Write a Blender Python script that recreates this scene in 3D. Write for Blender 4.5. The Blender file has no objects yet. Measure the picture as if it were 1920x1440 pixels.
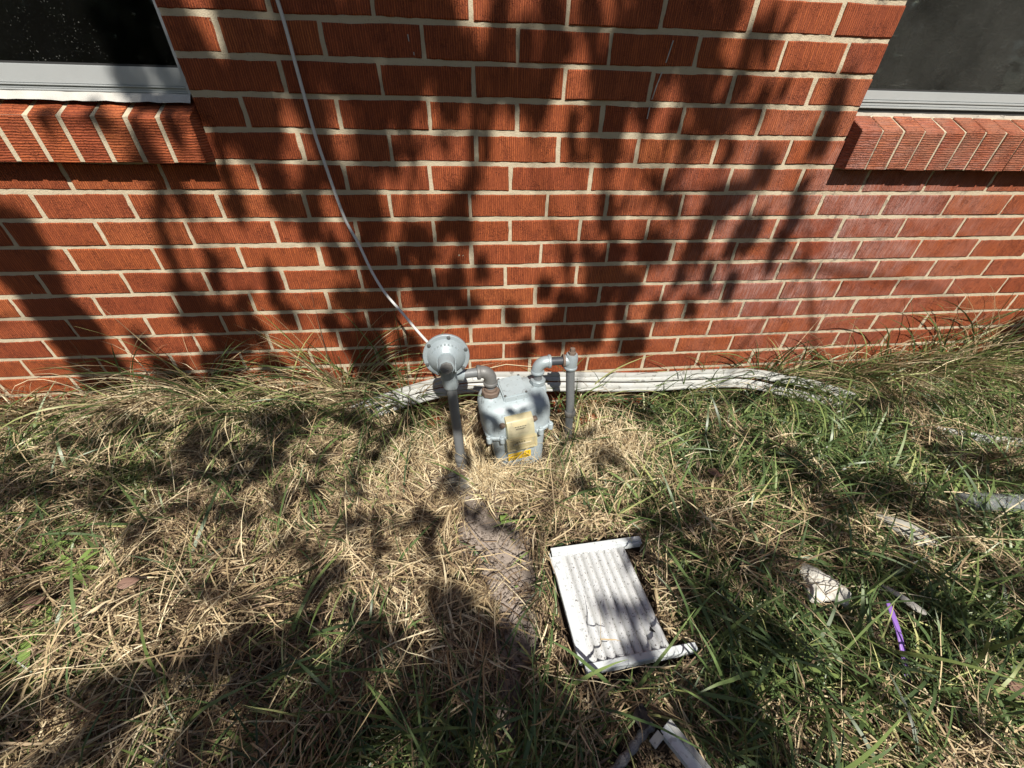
import bpy, bmesh, math, random
import numpy as np
from mathutils import Vector, Matrix, Euler, Quaternion

scene = bpy.context.scene
R = math.radians

# ------------------------------------------------------------------ camera
cam_d = bpy.data.cameras.new("Camera")
cam_d.sensor_width = 36.0
cam_d.lens = 13.519
cam_d.clip_start = 0.01
cam_d.clip_end = 500.0
cam = bpy.data.objects.new("Camera", cam_d)
scene.collection.objects.link(cam)
_r = Vector((0.99479663, -0.10019852, 0.01843712))
_u = Vector((0.04411834, 0.58679324, 0.80853402))
_f = Vector((0.09183269, 0.8035135, -0.58816053))
mw = Matrix((_r, _u, -_f)).transposed().to_4x4()
mw.translation = Vector((0.0, -1.1611, 0.9842))
cam.matrix_world = mw
scene.camera = cam

# ------------------------------------------------------------------ light
SUN_EL, SUN_AZ = R(50.0), R(4.0)         # sun stands behind the viewer, a little to the right
S = Vector((math.sin(SUN_AZ) * math.cos(SUN_EL), -math.cos(SUN_AZ) * math.cos(SUN_EL), math.sin(SUN_EL)))
world = bpy.data.worlds.new("World")
scene.world = world
world.use_nodes = True
wn = world.node_tree
wn.nodes.clear()
sky = wn.nodes.new("ShaderNodeTexSky")
sky.sky_type = 'NISHITA'
sky.sun_disc = False
sky.sun_elevation = SUN_EL
sky.sun_rotation = R(180.0) - SUN_AZ
bg = wn.nodes.new("ShaderNodeBackground")
bg.inputs["Strength"].default_value = 0.050
wo = wn.nodes.new("ShaderNodeOutputWorld")
wn.links.new(sky.outputs[0], bg.inputs[0])
wn.links.new(bg.outputs[0], wo.inputs[0])
sun_d = bpy.data.lights.new("Sun", 'SUN')
sun_d.energy = 5.0
sun_d.angle = R(0.53)
sun_d.color = (1.0, 0.94, 0.85)
sun = bpy.data.objects.new("Sun", sun_d)
scene.collection.objects.link(sun)
sun.location = (0, -6, 8)
sun.rotation_euler = S.to_track_quat('Z', 'Y').to_euler()
scene.view_settings.view_transform = 'Standard'
scene.view_settings.look = 'None'
scene.view_settings.exposure = 0.66
scene.view_settings.gamma = 1.0
scene.view_settings.use_curve_mapping = False
scene.cycles.max_bounces = 4
scene.cycles.diffuse_bounces = 2
scene.cycles.glossy_bounces = 2
scene.cycles.transparent_max_bounces = 8

JOINTS = {-11: [-1.4144, -1.1966, -0.9796, -0.7688, -0.5498, -0.3335, -0.1169, 0.0997, 0.3121, 0.5246, 0.737, 0.9494, 1.1618, 1.3744, 1.587, 1.8048, 2.0141],
  -10: [-1.3131, -1.0947, -0.8829, -0.6655, -0.4503, -0.235, -0.0198, 0.1954, 0.4106, 0.6259, 0.8411, 1.0563, 1.2716, 1.4868, 1.702, 1.92, 2.1379],
  -9: [-1.4144, -1.1966, -0.9796, -0.7688, -0.5498, -0.3335, -0.1169, 0.0997, 0.3121, 0.5246, 0.737, 0.9494, 1.1618, 1.3744, 1.587, 1.8048, 2.0141],
  -8: [-1.3131, -1.0947, -0.8829, -0.6655, -0.4503, -0.235, -0.0198, 0.1954, 0.4106, 0.6259, 0.8411, 1.0563, 1.2716, 1.4868, 1.702, 1.92, 2.1379],
  -7: [-1.4144, -1.1966, -0.9796, -0.7688, -0.5498, -0.3335, -0.1169, 0.0997, 0.3121, 0.5246, 0.737, 0.9494, 1.1618, 1.3744, 1.587, 1.8048, 2.0141],
  -6: [-1.3085, -1.093, -0.8786, -0.662, -0.4434, -0.2299, -0.0115, 0.2018, 0.415, 0.6283, 0.8415, 1.0548, 1.2725, 1.4932, 1.7044, 1.9248],
  -5: [-1.2019, -0.9888, -0.7734, -0.5544, -0.3388, -0.1213, 0.0972, 0.3078, 0.5183, 0.7288, 0.9393, 1.1498, 1.3709, 1.5877, 1.8062, 2.0265],
  -4: [-1.307, -1.092, -0.8766, -0.6649, -0.4447, -0.2288, -0.0123, 0.2016, 0.4155, 0.6294, 0.8433, 1.0572, 1.2716, 1.4883, 1.7072, 1.9259],
  -3: [-1.1942, -0.9802, -0.7663, -0.5505, -0.3333, -0.1147, 0.1033, 0.3311, 0.5589, 0.7867, 1.0145, 1.1571, 1.3685, 1.5864, 1.8025],
  -2: [-1.0812, -0.8669, -0.6473, -0.4311, -0.213, 0.0028, 0.2109, 0.4189, 0.6269, 0.8349, 1.0429, 1.2641, 1.4808, 1.6962],
  -1: [-1.1896, -0.9702, -0.7526, -0.5319, -0.314, -0.1012, 0.1178, 0.3243, 0.5308, 0.7373, 0.9438, 1.1626, 1.3775, 1.5896, 1.8066],
  0: [-1.0789, -0.8622, -0.6482, -0.4311, -0.2115, 0.0035, 0.2214, 0.3922, 0.6202, 0.8442, 1.0572, 1.2731, 1.489, 1.7006],
  1: [-0.9735, -0.7523, -0.5329, -0.3149, -0.0975, 0.1156, 0.3371, 0.5503, 0.7423, 0.9608, 1.1684, 1.3742],
  2: [-0.4054, -0.1894, 0.0261, 0.2408, 0.4564, 0.6739, 0.8888],
  3: [-0.5114, -0.2988, -0.0859, 0.1295, 0.3472, 0.5611, 0.7791, 0.9465],
  4: [-0.4053, -0.1903, 0.0253, 0.2435, 0.4606, 0.6726, 0.8899],
  5: [-0.5133, -0.3028, -0.0868, 0.1285, 0.3448, 0.5604, 0.7787, 0.944],
  6: [-0.3972, -0.1854, 0.0255, 0.2391, 0.4576, 0.6756, 0.8914]}
WALL_SHADE = [(((-1.187, 0.686), (-1.214, 0.588), (-1.206, 0.476), (-1.204, 0.351), (-1.208, 0.218)), 0.091),
  (((-1.249, 0.632), (-1.237, 0.573)), 0.043),
  (((-0.732, 0.859), (-0.791, 0.762), (-0.816, 0.697), (-0.829, 0.626), (-0.843, 0.55), (-0.866, 0.467), (-0.89, 0.396)), 0.014),
  (((-0.716, 0.8), (-0.733, 0.743)), 0.011),
  (((-0.718, 0.625), (-0.749, 0.531)), 0.021),
  (((-0.84, 0.525), (-0.822, 0.5)), 0.037),
  (((-0.814, 0.465), (-0.799, 0.447)), 0.058),
  (((-0.761, 0.446), (-0.768, 0.41)), 0.046),
  (((-0.681, 0.496), (-0.696, 0.435)), 0.024),
  (((-0.578, 0.576), (-0.6, 0.486)), 0.023),
  (((-0.576, 0.441), (-0.573, 0.422)), 0.033),
  (((-0.782, 0.353), (-0.762, 0.343)), 0.068),
  (((-0.689, 0.388), (-0.687, 0.369)), 0.042),
  (((-1.034, 0.353), (-1.032, 0.344)), 0.03),
  (((-0.68, 0.267), (-0.679, 0.246)), 0.05),
  (((-0.838, 0.253), (-0.829, 0.231)), 0.08),
  (((-0.993, 0.24), (-0.987, 0.218)), 0.071),
  (((-0.6, 0.836), (-0.611, 0.723)), 0.023),
  (((-0.493, 0.825), (-0.486, 0.729)), 0.033),
  (((-0.391, 0.826), (-0.445, 0.68)), 0.036),
  (((-0.325, 0.826), (-0.324, 0.801)), 0.039),
  (((-0.329, 0.749), (-0.325, 0.735)), 0.026),
  (((-0.267, 0.775), (-0.269, 0.693)), 0.04),
  (((-0.39, 0.643), (-0.376, 0.605)), 0.034),
  (((-0.38, 0.489), (-0.376, 0.471)), 0.046),
  (((-0.453, 0.418), (-0.449, 0.399)), 0.034),
  (((-0.279, 0.512), (-0.288, 0.413)), 0.059),
  (((-0.295, 0.634), (-0.295, 0.555)), 0.046),
  (((-0.227, 0.586), (-0.222, 0.57)), 0.06),
  (((-0.142, 0.648), (-0.136, 0.632)), 0.056),
  (((-0.141, 0.518), (-0.135, 0.5)), 0.06),
  (((-0.015, 0.706), (-0.025, 0.669)), 0.04),
  (((0.019, 0.815), (-0.043, 0.735), (-0.078, 0.677)), 0.029),
  (((-0.038, 0.583), (-0.061, 0.481)), 0.036),
  (((0.026, 0.582), (0.029, 0.549)), 0.029),
  (((-0.021, 0.443), (-0.013, 0.424)), 0.049),
  (((-0.115, 0.445), (-0.113, 0.427)), 0.048),
  (((-0.37, 0.337), (-0.357, 0.316)), 0.082),
  (((-0.235, 0.311), (-0.228, 0.3)), 0.051),
  (((-0.356, 0.23), (-0.351, 0.207)), 0.075),
  (((-0.584, 1.128), (-0.607, 1.042)), 0.024),
  (((-0.562, 1.096), (-0.583, 0.996)), 0.023),
  (((-0.476, 1.139), (-0.481, 1.098)), 0.035),
  (((-0.487, 1.054), (-0.488, 0.989)), 0.033),
  (((-0.361, 1.135), (-0.391, 1.0)), 0.038),
  (((-0.426, 1.1), (-0.437, 1.037)), 0.028),
  (((-0.46, 0.969), (-0.462, 0.927)), 0.037),
  (((-0.284, 1.138), (-0.302, 1.022)), 0.045),
  (((-0.225, 1.131), (-0.244, 1.003)), 0.041),
  (((-0.358, 0.991), (-0.353, 0.918)), 0.042),
  (((-0.154, 1.125), (-0.149, 1.081)), 0.039),
  (((-0.128, 1.064), (-0.124, 1.006)), 0.049),
  (((-0.214, 0.984), (-0.216, 0.942)), 0.041),
  (((-0.037, 1.146), (-0.023, 1.112)), 0.03),
  (((0.005, 1.086), (0.013, 0.998)), 0.029),
  (((-0.045, 1.056), (-0.039, 0.977)), 0.032),
  (((0.079, 1.149), (0.09, 1.115)), 0.035),
  (((0.066, 1.069), (0.117, 1.006)), 0.042),
  (((0.139, 1.117), (0.147, 1.061)), 0.031),
  (((-0.584, 0.952), (-0.579, 0.904)), 0.03),
  (((-0.666, 0.925), (-0.659, 0.859)), 0.02),
  (((-0.525, 0.937), (-0.53, 0.872)), 0.033),
  (((-0.469, 0.911), (-0.486, 0.872)), 0.031),
  (((-0.355, 0.913), (-0.355, 0.862)), 0.031),
  (((-0.24, 0.914), (-0.237, 0.851)), 0.042),
  (((-0.189, 0.869), (-0.188, 0.851)), 0.025),
  (((-0.152, 0.985), (-0.145, 0.943)), 0.033),
  (((0.009, 0.912), (0.022, 0.828)), 0.015),
  (((0.05, 0.9), (0.052, 0.877)), 0.015),
  (((0.169, 1.002), (0.179, 0.942)), 0.022),
  (((0.273, 0.966), (0.277, 0.867)), 0.016),
  (((0.196, 1.17), (0.204, 1.136)), 0.033),
  (((0.213, 1.105), (0.221, 1.082)), 0.044),
  (((0.194, 1.023), (0.189, 0.991)), 0.034),
  (((0.281, 1.156), (0.298, 1.121)), 0.031),
  (((0.352, 1.104), (0.361, 1.086)), 0.035),
  (((0.32, 1.065), (0.337, 0.994)), 0.028),
  (((0.404, 1.16), (0.418, 1.125)), 0.041),
  (((0.478, 1.163), (0.482, 1.127)), 0.048),
  (((0.446, 1.088), (0.458, 0.98)), 0.033),
  (((0.532, 1.109), (0.548, 1.081)), 0.038),
  (((0.627, 1.176), (0.628, 1.14)), 0.017),
  (((0.575, 1.111), (0.59, 1.08)), 0.016),
  (((0.394, 1.022), (0.399, 1.006)), 0.029),
  (((0.46, 0.969), (0.461, 0.952)), 0.022),
  (((0.37, 0.922), (0.388, 0.861)), 0.028),
  (((0.591, 0.916), (0.599, 0.879)), 0.016),
  (((0.543, 0.956), (0.563, 0.936)), 0.015),
  (((0.706, 0.91), (0.719, 0.855)), 0.016),
  (((0.757, 1.026), (0.774, 0.966)), 0.015),
  (((0.811, 1.036), (0.813, 1.012)), 0.009),
  (((0.969, 1.023), (0.972, 0.942), (0.971, 0.898)), 0.036),
  (((0.808, 0.871), (0.854, 0.832), (0.781, 0.776)), 0.027),
  (((0.734, 0.769), (0.745, 0.747)), 0.053),
  (((0.587, 0.778), (0.606, 0.73)), 0.02),
  (((0.722, 0.754), (0.702, 0.663)), 0.035),
  (((0.966, 0.811), (0.996, 0.716), (0.969, 0.619), (0.977, 0.563)), 0.019),
  (((0.847, 0.693), (0.863, 0.677)), 0.043),
  (((0.833, 0.641), (0.843, 0.624)), 0.044),
  (((0.705, 0.705), (0.712, 0.694)), 0.029),
  (((0.388, 0.769), (0.417, 0.665)), 0.023),
  (((0.437, 0.629), (0.448, 0.612)), 0.033),
  (((0.294, 0.63), (0.307, 0.591)), 0.018),
  (((0.355, 0.614), (0.36, 0.597)), 0.025),
  (((0.539, 0.627), (0.55, 0.611)), 0.053),
  (((0.591, 0.627), (0.599, 0.61)), 0.036),
  (((0.416, 0.55), (0.429, 0.523)), 0.075),
  (((0.512, 0.507), (0.522, 0.494)), 0.049),
  (((0.229, 0.513), (0.237, 0.499)), 0.031),
  (((0.696, 0.626), (0.704, 0.612)), 0.044),
  (((0.668, 0.54), (0.676, 0.526)), 0.031),
  (((0.765, 0.579), (0.777, 0.488)), 0.024),
  (((0.859, 0.524), (0.866, 0.453)), 0.023),
  (((0.304, 0.456), (0.313, 0.441)), 0.049),
  (((0.4, 0.421), (0.394, 0.325)), 0.065),
  (((0.494, 0.412), (0.501, 0.396)), 0.033),
  (((0.276, 0.365), (0.286, 0.333)), 0.066),
  (((0.623, 0.428), (0.632, 0.408)), 0.04),
  (((0.737, 0.431), (0.747, 0.411)), 0.033),
  (((0.552, 0.312), (0.567, 0.279)), 0.069),
  (((0.127, 0.419), (0.131, 0.4)), 0.035),
  (((0.177, 0.295), (0.187, 0.272)), 0.034),
  (((2.157, 0.264), (2.256, 0.21)), 0.099),
  (((-0.747, 1.021), (-0.732, 0.998)), 0.026),
  (((-0.908, 0.921), (-0.921, 0.89)), 0.017),
  (((-0.814, 0.938), (-0.808, 0.875)), 0.02)]
GROUND_SHADE = [(((-1.074, -0.343), (-0.999, -0.404)), 0.04), (((-0.928, -0.452), (-0.854, -0.498)), 0.034), (((-1.085, -0.263), (-1.039, -0.288)), 0.026), (((-0.987, -0.25), (-0.92, -0.287)), 0.033), (((-0.858, -0.398), (-0.818, -0.419)), 0.021), (((-0.387, -0.483), (-0.282, -0.509), (-0.19, -0.5)), 0.025), (((-1.108, -0.045), (-1.029, -0.092)), 0.045), (((-0.874, -0.13), (-0.809, -0.161)), 0.047), (((-0.705, -0.077), (-0.653, -0.122)), 0.041), (((-0.519, -0.221), (-0.478, -0.248)), 0.035), (((-0.846, -0.283), (-0.798, -0.318)), 0.033), (((-0.621, -0.382), (-0.569, -0.405)), 0.031), (((-0.406, -0.342), (-0.367, -0.375)), 0.029), (((-0.347, -0.235), (-0.313, -0.285)), 0.025), (((-1.389, -0.194), (-1.323, -0.222)), 0.03), (((-0.268, -0.55), (-0.246, -0.625)), 0.017), (((-0.527, -0.557), (-0.466, -0.584)), 0.03), (((-0.415, -0.623), (-0.349, -0.636)), 0.031), (((-0.16, -0.511), (-0.14, -0.592)), 0.038), (((-0.116, -0.377), (-0.091, -0.399)), 0.045), (((-0.0, -0.534), (0.077, -0.565)), 0.019), (((-0.036, -0.479), (-0.021, -0.498)), 0.024), (((-0.714, -0.228), (-0.634, -0.269)), 0.031), (((-0.546, -0.34), (-0.493, -0.364)), 0.022), (((-0.716, -0.428), (-0.628, -0.47)), 0.033), (((-0.671, -0.626), (-0.596, -0.658)), 0.023), (((-1.071, -0.626), (-1.046, -0.617)), 0.027), (((0.357, -0.658), (0.367, -0.708)), 0.016), (((0.291, -0.775), (0.312, -0.806)), 0.029), (((0.361, -0.758), (0.374, -0.806)), 0.03), (((0.3, -0.857), (0.351, -0.877)), 0.025), (((0.506, -0.579), (0.525, -0.605)), 0.074), (((0.493, -0.758), (0.507, -0.784)), 0.071), (((0.67, -0.694), (0.68, -0.723)), 0.068), (((0.601, -0.844), (0.614, -0.861)), 0.062), (((0.48, -0.879), (0.515, -0.902)), 0.045), (((0.921, -0.64), (0.931, -0.657)), 0.053), (((0.986, -0.757), (1.001, -0.772)), 0.067), (((0.818, -0.864), (0.828, -0.881)), 0.053), (((1.04, -0.845), (1.054, -0.869)), 0.07), (((1.277, -0.804), (1.273, -0.83)), 0.066), (((0.977, -0.459), (0.998, -0.502)), 0.067), (((1.232, -0.481), (1.248, -0.503)), 0.06), (((1.578, -0.443), (1.643, -0.472)), 0.088), (((0.434, -0.982), (0.446, -0.998)), 0.065), (((0.246, -0.947), (0.329, -0.979)), 0.062), (((0.149, -0.913), (0.182, -0.949)), 0.053), (((0.121, -0.997), (0.212, -1.02)), 0.048), (((0.345, -1.032), (0.382, -1.04)), 0.038), (((0.725, -0.968), (0.739, -0.978)), 0.028), (((0.507, -1.034), (0.517, -1.049)), 0.029), (((0.865, -1.015), (0.873, -1.028)), 0.027), (((0.401, -0.321), (0.405, -0.367)), 0.038)]
SHADE_POLY = ((-1.011, -0.798), (-0.844, -0.793), (-0.715, -0.797), (-0.557, -0.767), (-0.557, -0.667), (-0.393, -0.658), (-0.189, -0.689), (-0.077, -0.674), (0.021, -0.762), (0.099, -0.813), (0.152, -0.895), (0.202, -0.918), (0.161, -1.066), (-0.855, -0.966))
SHADE_HOLES = (((-0.265, -0.787), 0.03), ((-0.376, -0.798), 0.022), ((-0.438, -0.857), 0.025), ((-0.607, -0.864), 0.035), ((-0.65, -0.869), 0.02), ((-0.474, -0.699), 0.017), ((-0.26, -0.96), 0.011), ((-0.75, -0.883), 0.014), ((-0.062, -0.857), 0.011))


LIT = [(-0.26, -0.54, 0.16, 0.25), (-0.70, -0.72, 0.16, 0.3), (-1.10, -0.40, 0.16, 0.25), (0.50, -0.33, 0.16, 0.3), (0.70, -1.02, 0.16, 0.3), (1.00, -1.05, 0.20, 0.3), (0.03, -0.57, 0.11, 0.4), (-0.45, -0.52, 0.14, 0.2), (0.22, -0.68, 0.13, 0.35), (-1.10, -0.52, 0.14, 0.2), (-0.20, -0.30, 0.10, 0.2), (0.10, -0.30, 0.12, 0.12)]
DRIPS = [[(0.4936, 1.1118), (0.4898, 1.0921), (0.486, 1.0715)], [(0.4811, 1.0538), (0.4739, 1.0286), (0.4684, 1.0002)], [(0.4661, 0.9846), (0.4652, 0.9601)], [(-0.1168, 1.1046), (-0.116, 1.0931)], [(-0.1078, 1.0752), (-0.1073, 1.0697)]]
rng = np.random.default_rng(7)
random.seed(7)
C = scene.collection

# ------------------------------------------------------------------ helpers
def link(o, parent=None):
    C.objects.link(o)
    if parent is not None:
        o.parent = parent
    return o

def thing(name, label, cat, loc=(0, 0, 0), rotz=0.0, group=None):
    o = bpy.data.objects.new(name, None)
    o.empty_display_size = 0.05
    o.location = loc
    o.rotation_euler = (0, 0, rotz)
    tag(o, label, cat, group)
    return link(o)

def tag(o, label=None, cat=None, group=None, kind=None):
    if label: o["label"] = label
    if cat: o["category"] = cat
    if group: o["group"] = group
    if kind: o["kind"] = kind
    return o

def obj(name, bm, mat, parent=None, smooth=False, auto=None):
    me = bpy.data.meshes.new(name)
    bmesh.ops.recalc_face_normals(bm, faces=bm.faces[:])
    bm.to_mesh(me)
    bm.free()
    me.materials.append(mat)
    if smooth or auto:
        for p in me.polygons: p.use_smooth = True
        if auto: me.set_sharp_from_angle(angle=R(auto))
    return link(bpy.data.objects.new(name, me), parent)

def bm_box(bm, x0, x1, y0, y1, z0, z1, bevel=0.0, mat=None):
    m = Matrix.LocRotScale(Vector(((x0 + x1) / 2, (y0 + y1) / 2, (z0 + z1) / 2)), None, Vector((x1 - x0, y1 - y0, z1 - z0)))
    if mat is not None: m = mat @ m
    r = bmesh.ops.create_cube(bm, size=1.0, matrix=m)
    if bevel > 0:
        es = list({e for v in r["verts"] for e in v.link_edges})
        bmesh.ops.bevel(bm, geom=es, offset=bevel, segments=2, affect='EDGES')

def frames(pts):
    pts = [Vector(p) for p in pts]
    out = []
    n = len(pts)
    up = None
    for i in range(n):
        t = (pts[min(i + 1, n - 1)] - pts[max(i - 1, 0)]).normalized()
        if up is None:
            a = Vector((0, 0, 1)) if abs(t.z) < 0.9 else Vector((0, 1, 0))
            up = (a - t * a.dot(t)).normalized()
        else:
            up = (up - t * up.dot(t)).normalized()
        out.append((pts[i], t, up, t.cross(up)))
    return out

def bm_tube(bm, pts, rad, seg=12, caps=True):
    fr = frames(pts)
    if not hasattr(rad, "__len__"): rad = [rad] * len(fr)
    rings = []
    for (p, t, a, b), r in zip(fr, rad):
        rings.append([bm.verts.new(p + a * (r * math.cos(k * 2 * math.pi / seg)) + b * (r * math.sin(k * 2 * math.pi / seg))) for k in range(seg)])
    for r0, r1 in zip(rings, rings[1:]):
        for k in range(seg):
            bm.faces.new((r0[k], r0[(k + 1) % seg], r1[(k + 1) % seg], r1[k]))
    if caps:
        bm.faces.new(rings[0][::-1]); bm.faces.new(rings[-1])

def bm_sweep(bm, pts, prof, ups=None, caps=True):
    """closed profile [(a, b)] swept along pts; a along the frame's side, b along its up"""
    P = [Vector(p) for p in pts]
    rings = []
    for i, p in enumerate(P):
        t = (P[min(i + 1, len(P) - 1)] - P[max(i - 1, 0)]).normalized()
        u = Vector(ups[i]) if ups else Vector((0, 0, 1))
        u = (u - t * u.dot(t)).normalized()
        s = t.cross(u)
        rings.append([bm.verts.new(p + s * a + u * b) for a, b in prof])
    n = len(prof)
    for r0, r1 in zip(rings, rings[1:]):
        for k in range(n):
            bm.faces.new((r0[k], r0[(k + 1) % n], r1[(k + 1) % n], r1[k]))
    if caps:
        bm.faces.new(rings[0][::-1]); bm.faces.new(rings[-1])

def bm_lathe(bm, prof, origin, axis, seg=32):
    """prof: [(distance along axis, radius)]"""
    axis = Vector(axis).normalized()
    a = axis.orthogonal().normalized(); b = axis.cross(a)
    o = Vector(origin)
    rings = []
    for d, r in prof:
        rings.append([bm.verts.new(o + axis * d + (a * math.cos(k * 2 * math.pi / seg) + b * math.sin(k * 2 * math.pi / seg)) * max(r, 1e-5)) for k in range(seg)])
    for r0, r1 in zip(rings, rings[1:]):
        for k in range(seg):
            bm.faces.new((r0[k], r0[(k + 1) % seg], r1[(k + 1) % seg], r1[k]))
    bm.faces.new(rings[0][::-1]); bm.faces.new(rings[-1])

def bm_loft(bm, rings):
    vs = [[bm.verts.new(p) for p in r] for r in rings]
    n = len(vs[0])
    for r0, r1 in zip(vs, vs[1:]):
        for k in range(n):
            bm.faces.new((r0[k], r0[(k + 1) % n], r1[(k + 1) % n], r1[k]))
    bm.faces.new(vs[0][::-1]); bm.faces.new(vs[-1])

def srect(a, b, z, n=40, e=4.0, cx=0.0, cy=0.0):
    out = []
    for k in range(n):
        t = 2 * math.pi * (k + 0.5) / n
        c, s = math.cos(t), math.sin(t)
        out.append((cx + a * math.copysign(abs(c) ** (2 / e), c), cy + b * math.copysign(abs(s) ** (2 / e), s), z))
    return out

def np_mesh(name, verts, faces, mat, parent=None, attr=None, smooth=False):
    me = bpy.data.meshes.new(name)
    verts = np.ascontiguousarray(verts, dtype=np.float32)
    faces = np.ascontiguousarray(faces, dtype=np.int32)
    nf, k = faces.shape
    me.vertices.add(len(verts)); me.vertices.foreach_set("co", verts.ravel())
    me.loops.add(nf * k); me.loops.foreach_set("vertex_index", faces.ravel())
    me.polygons.add(nf)
    me.polygons.foreach_set("loop_start", np.arange(0, nf * k, k, dtype=np.int32))
    try: me.polygons.foreach_set("loop_total", np.full(nf, k, dtype=np.int32))
    except Exception: pass
    if smooth: me.polygons.foreach_set("use_smooth", np.ones(nf, dtype=bool))
    if attr:
        for an, av in attr.items():
            at = me.attributes.new(an, 'FLOAT', 'POINT')
            at.data.foreach_set("value", np.ascontiguousarray(av, dtype=np.float32))
    me.update(calc_edges=True)
    me.validate()
    me.materials.append(mat)
    return link(bpy.data.objects.new(name, me), parent)

_tab = np.random.default_rng(3).random((256, 256))
def vnoise(x, y, seed=0):
    x = np.asarray(x, dtype=float) + seed * 17.31; y = np.asarray(y, dtype=float) + seed * 5.77
    xi = np.floor(x).astype(int); yi = np.floor(y).astype(int)
    fx = x - xi; fy = y - yi
    fx = fx * fx * (3 - 2 * fx); fy = fy * fy * (3 - 2 * fy)
    t = lambda i, j: _tab[i & 255, j & 255]
    return (t(xi, yi) * (1 - fx) + t(xi + 1, yi) * fx) * (1 - fy) + (t(xi, yi + 1) * (1 - fx) + t(xi + 1, yi + 1) * fx) * fy
def fbm(x, y, seed=0, o=3):
    s = 0; a = 0.5; tot = 0
    for k in range(o):
        s = s + a * vnoise(np.asarray(x) * 2 ** k, np.asarray(y) * 2 ** k, seed + k); tot += a; a *= 0.5
    return s / tot

# ------------------------------------------------------------------ materials
class NT:
    def __init__(self, name):
        self.m = bpy.data.materials.new(name); self.m.use_nodes = True
        self.t = self.m.node_tree; self.t.nodes.clear()
        self.out = self.t.nodes.new("ShaderNodeOutputMaterial")
    def n(self, kind, props=None, **ins):
        nd = self.t.nodes.new("ShaderNode" + kind)
        for k, v in (props or {}).items(): setattr(nd, k, v)
        for k, v in ins.items(): self.set(nd, k.replace("_", " "), v)
        return nd
    def set(self, nd, k, v):
        s = nd.inputs[int(k[1:])] if k[0] == "#" else nd.inputs[k]
        if hasattr(v, "is_output"): self.t.links.new(v, s)
        elif hasattr(v, "outputs"): self.t.links.new(v.outputs[0], s)
        else: s.default_value = v
    def math(self, op, a, b=0.5, clamp=False):
        nd = self.t.nodes.new("ShaderNodeMath"); nd.operation = op; nd.use_clamp = clamp
        self.set(nd, "#0", a); self.set(nd, "#1", b); return nd.outputs[0]
    def mix(self, f, a, b, mode='MIX'):
        nd = self.t.nodes.new("ShaderNodeMix"); nd.data_type = 'RGBA'; nd.blend_type = mode
        self.set(nd, "#0", f); self.set(nd, "#6", a); self.set(nd, "#7", b); return nd.outputs[2]
    def ramp(self, f, stops):
        nd = self.t.nodes.new("ShaderNodeValToRGB")
        el = nd.color_ramp.elements
        while len(el) < len(stops): el.new(0.5)
        for e, (p, c) in zip(el, stops):
            e.position = p; e.color = c if len(c) == 4 else (*c, 1)
        self.set(nd, "Fac", f); return nd.outputs[0]
    def noise(self, vec, scale, detail=3.0, rough=0.55, dist=0.0):
        nd = self.n("TexNoise"); self.set(nd, "Vector", vec)
        nd.inputs["Scale"].default_value = scale; nd.inputs["Detail"].default_value = detail
        nd.inputs["Roughness"].default_value = rough; nd.inputs["Distortion"].default_value = dist
        return nd.outputs[0]
    def mapping(self, vec, scale=(1, 1, 1), loc=None):
        nd = self.n("Mapping"); self.set(nd, "Vector", vec); nd.inputs["Scale"].default_value = scale
        if loc is not None: self.set(nd, "Location", loc)
        return nd.outputs[0]
    def bump(self, h, strength, dist, normal=None):
        nd = self.n("Bump"); self.set(nd, "Height", h); nd.inputs["Strength"].default_value = strength
        nd.inputs["Distance"].default_value = dist
        if normal is not None: self.set(nd, "Normal", normal)
        return nd.outputs[0]
    def finish(self, color, rough=0.7, normal=None, metal=0.0, spec=0.4, **kw):
        p = self.n("BsdfPrincipled")
        self.set(p, "Base Color", color); self.set(p, "Roughness", rough); self.set(p, "Metallic", metal)
        self.set(p, "Specular IOR Level", spec)
        if normal is not None: self.set(p, "Normal", normal)
        for k, v in kw.items(): self.set(p, k.replace("_", " "), v)
        self.t.links.new(p.outputs[0], self.out.inputs[0]); return self.m

def c4(r, g, b): return (r, g, b, 1.0)

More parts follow.
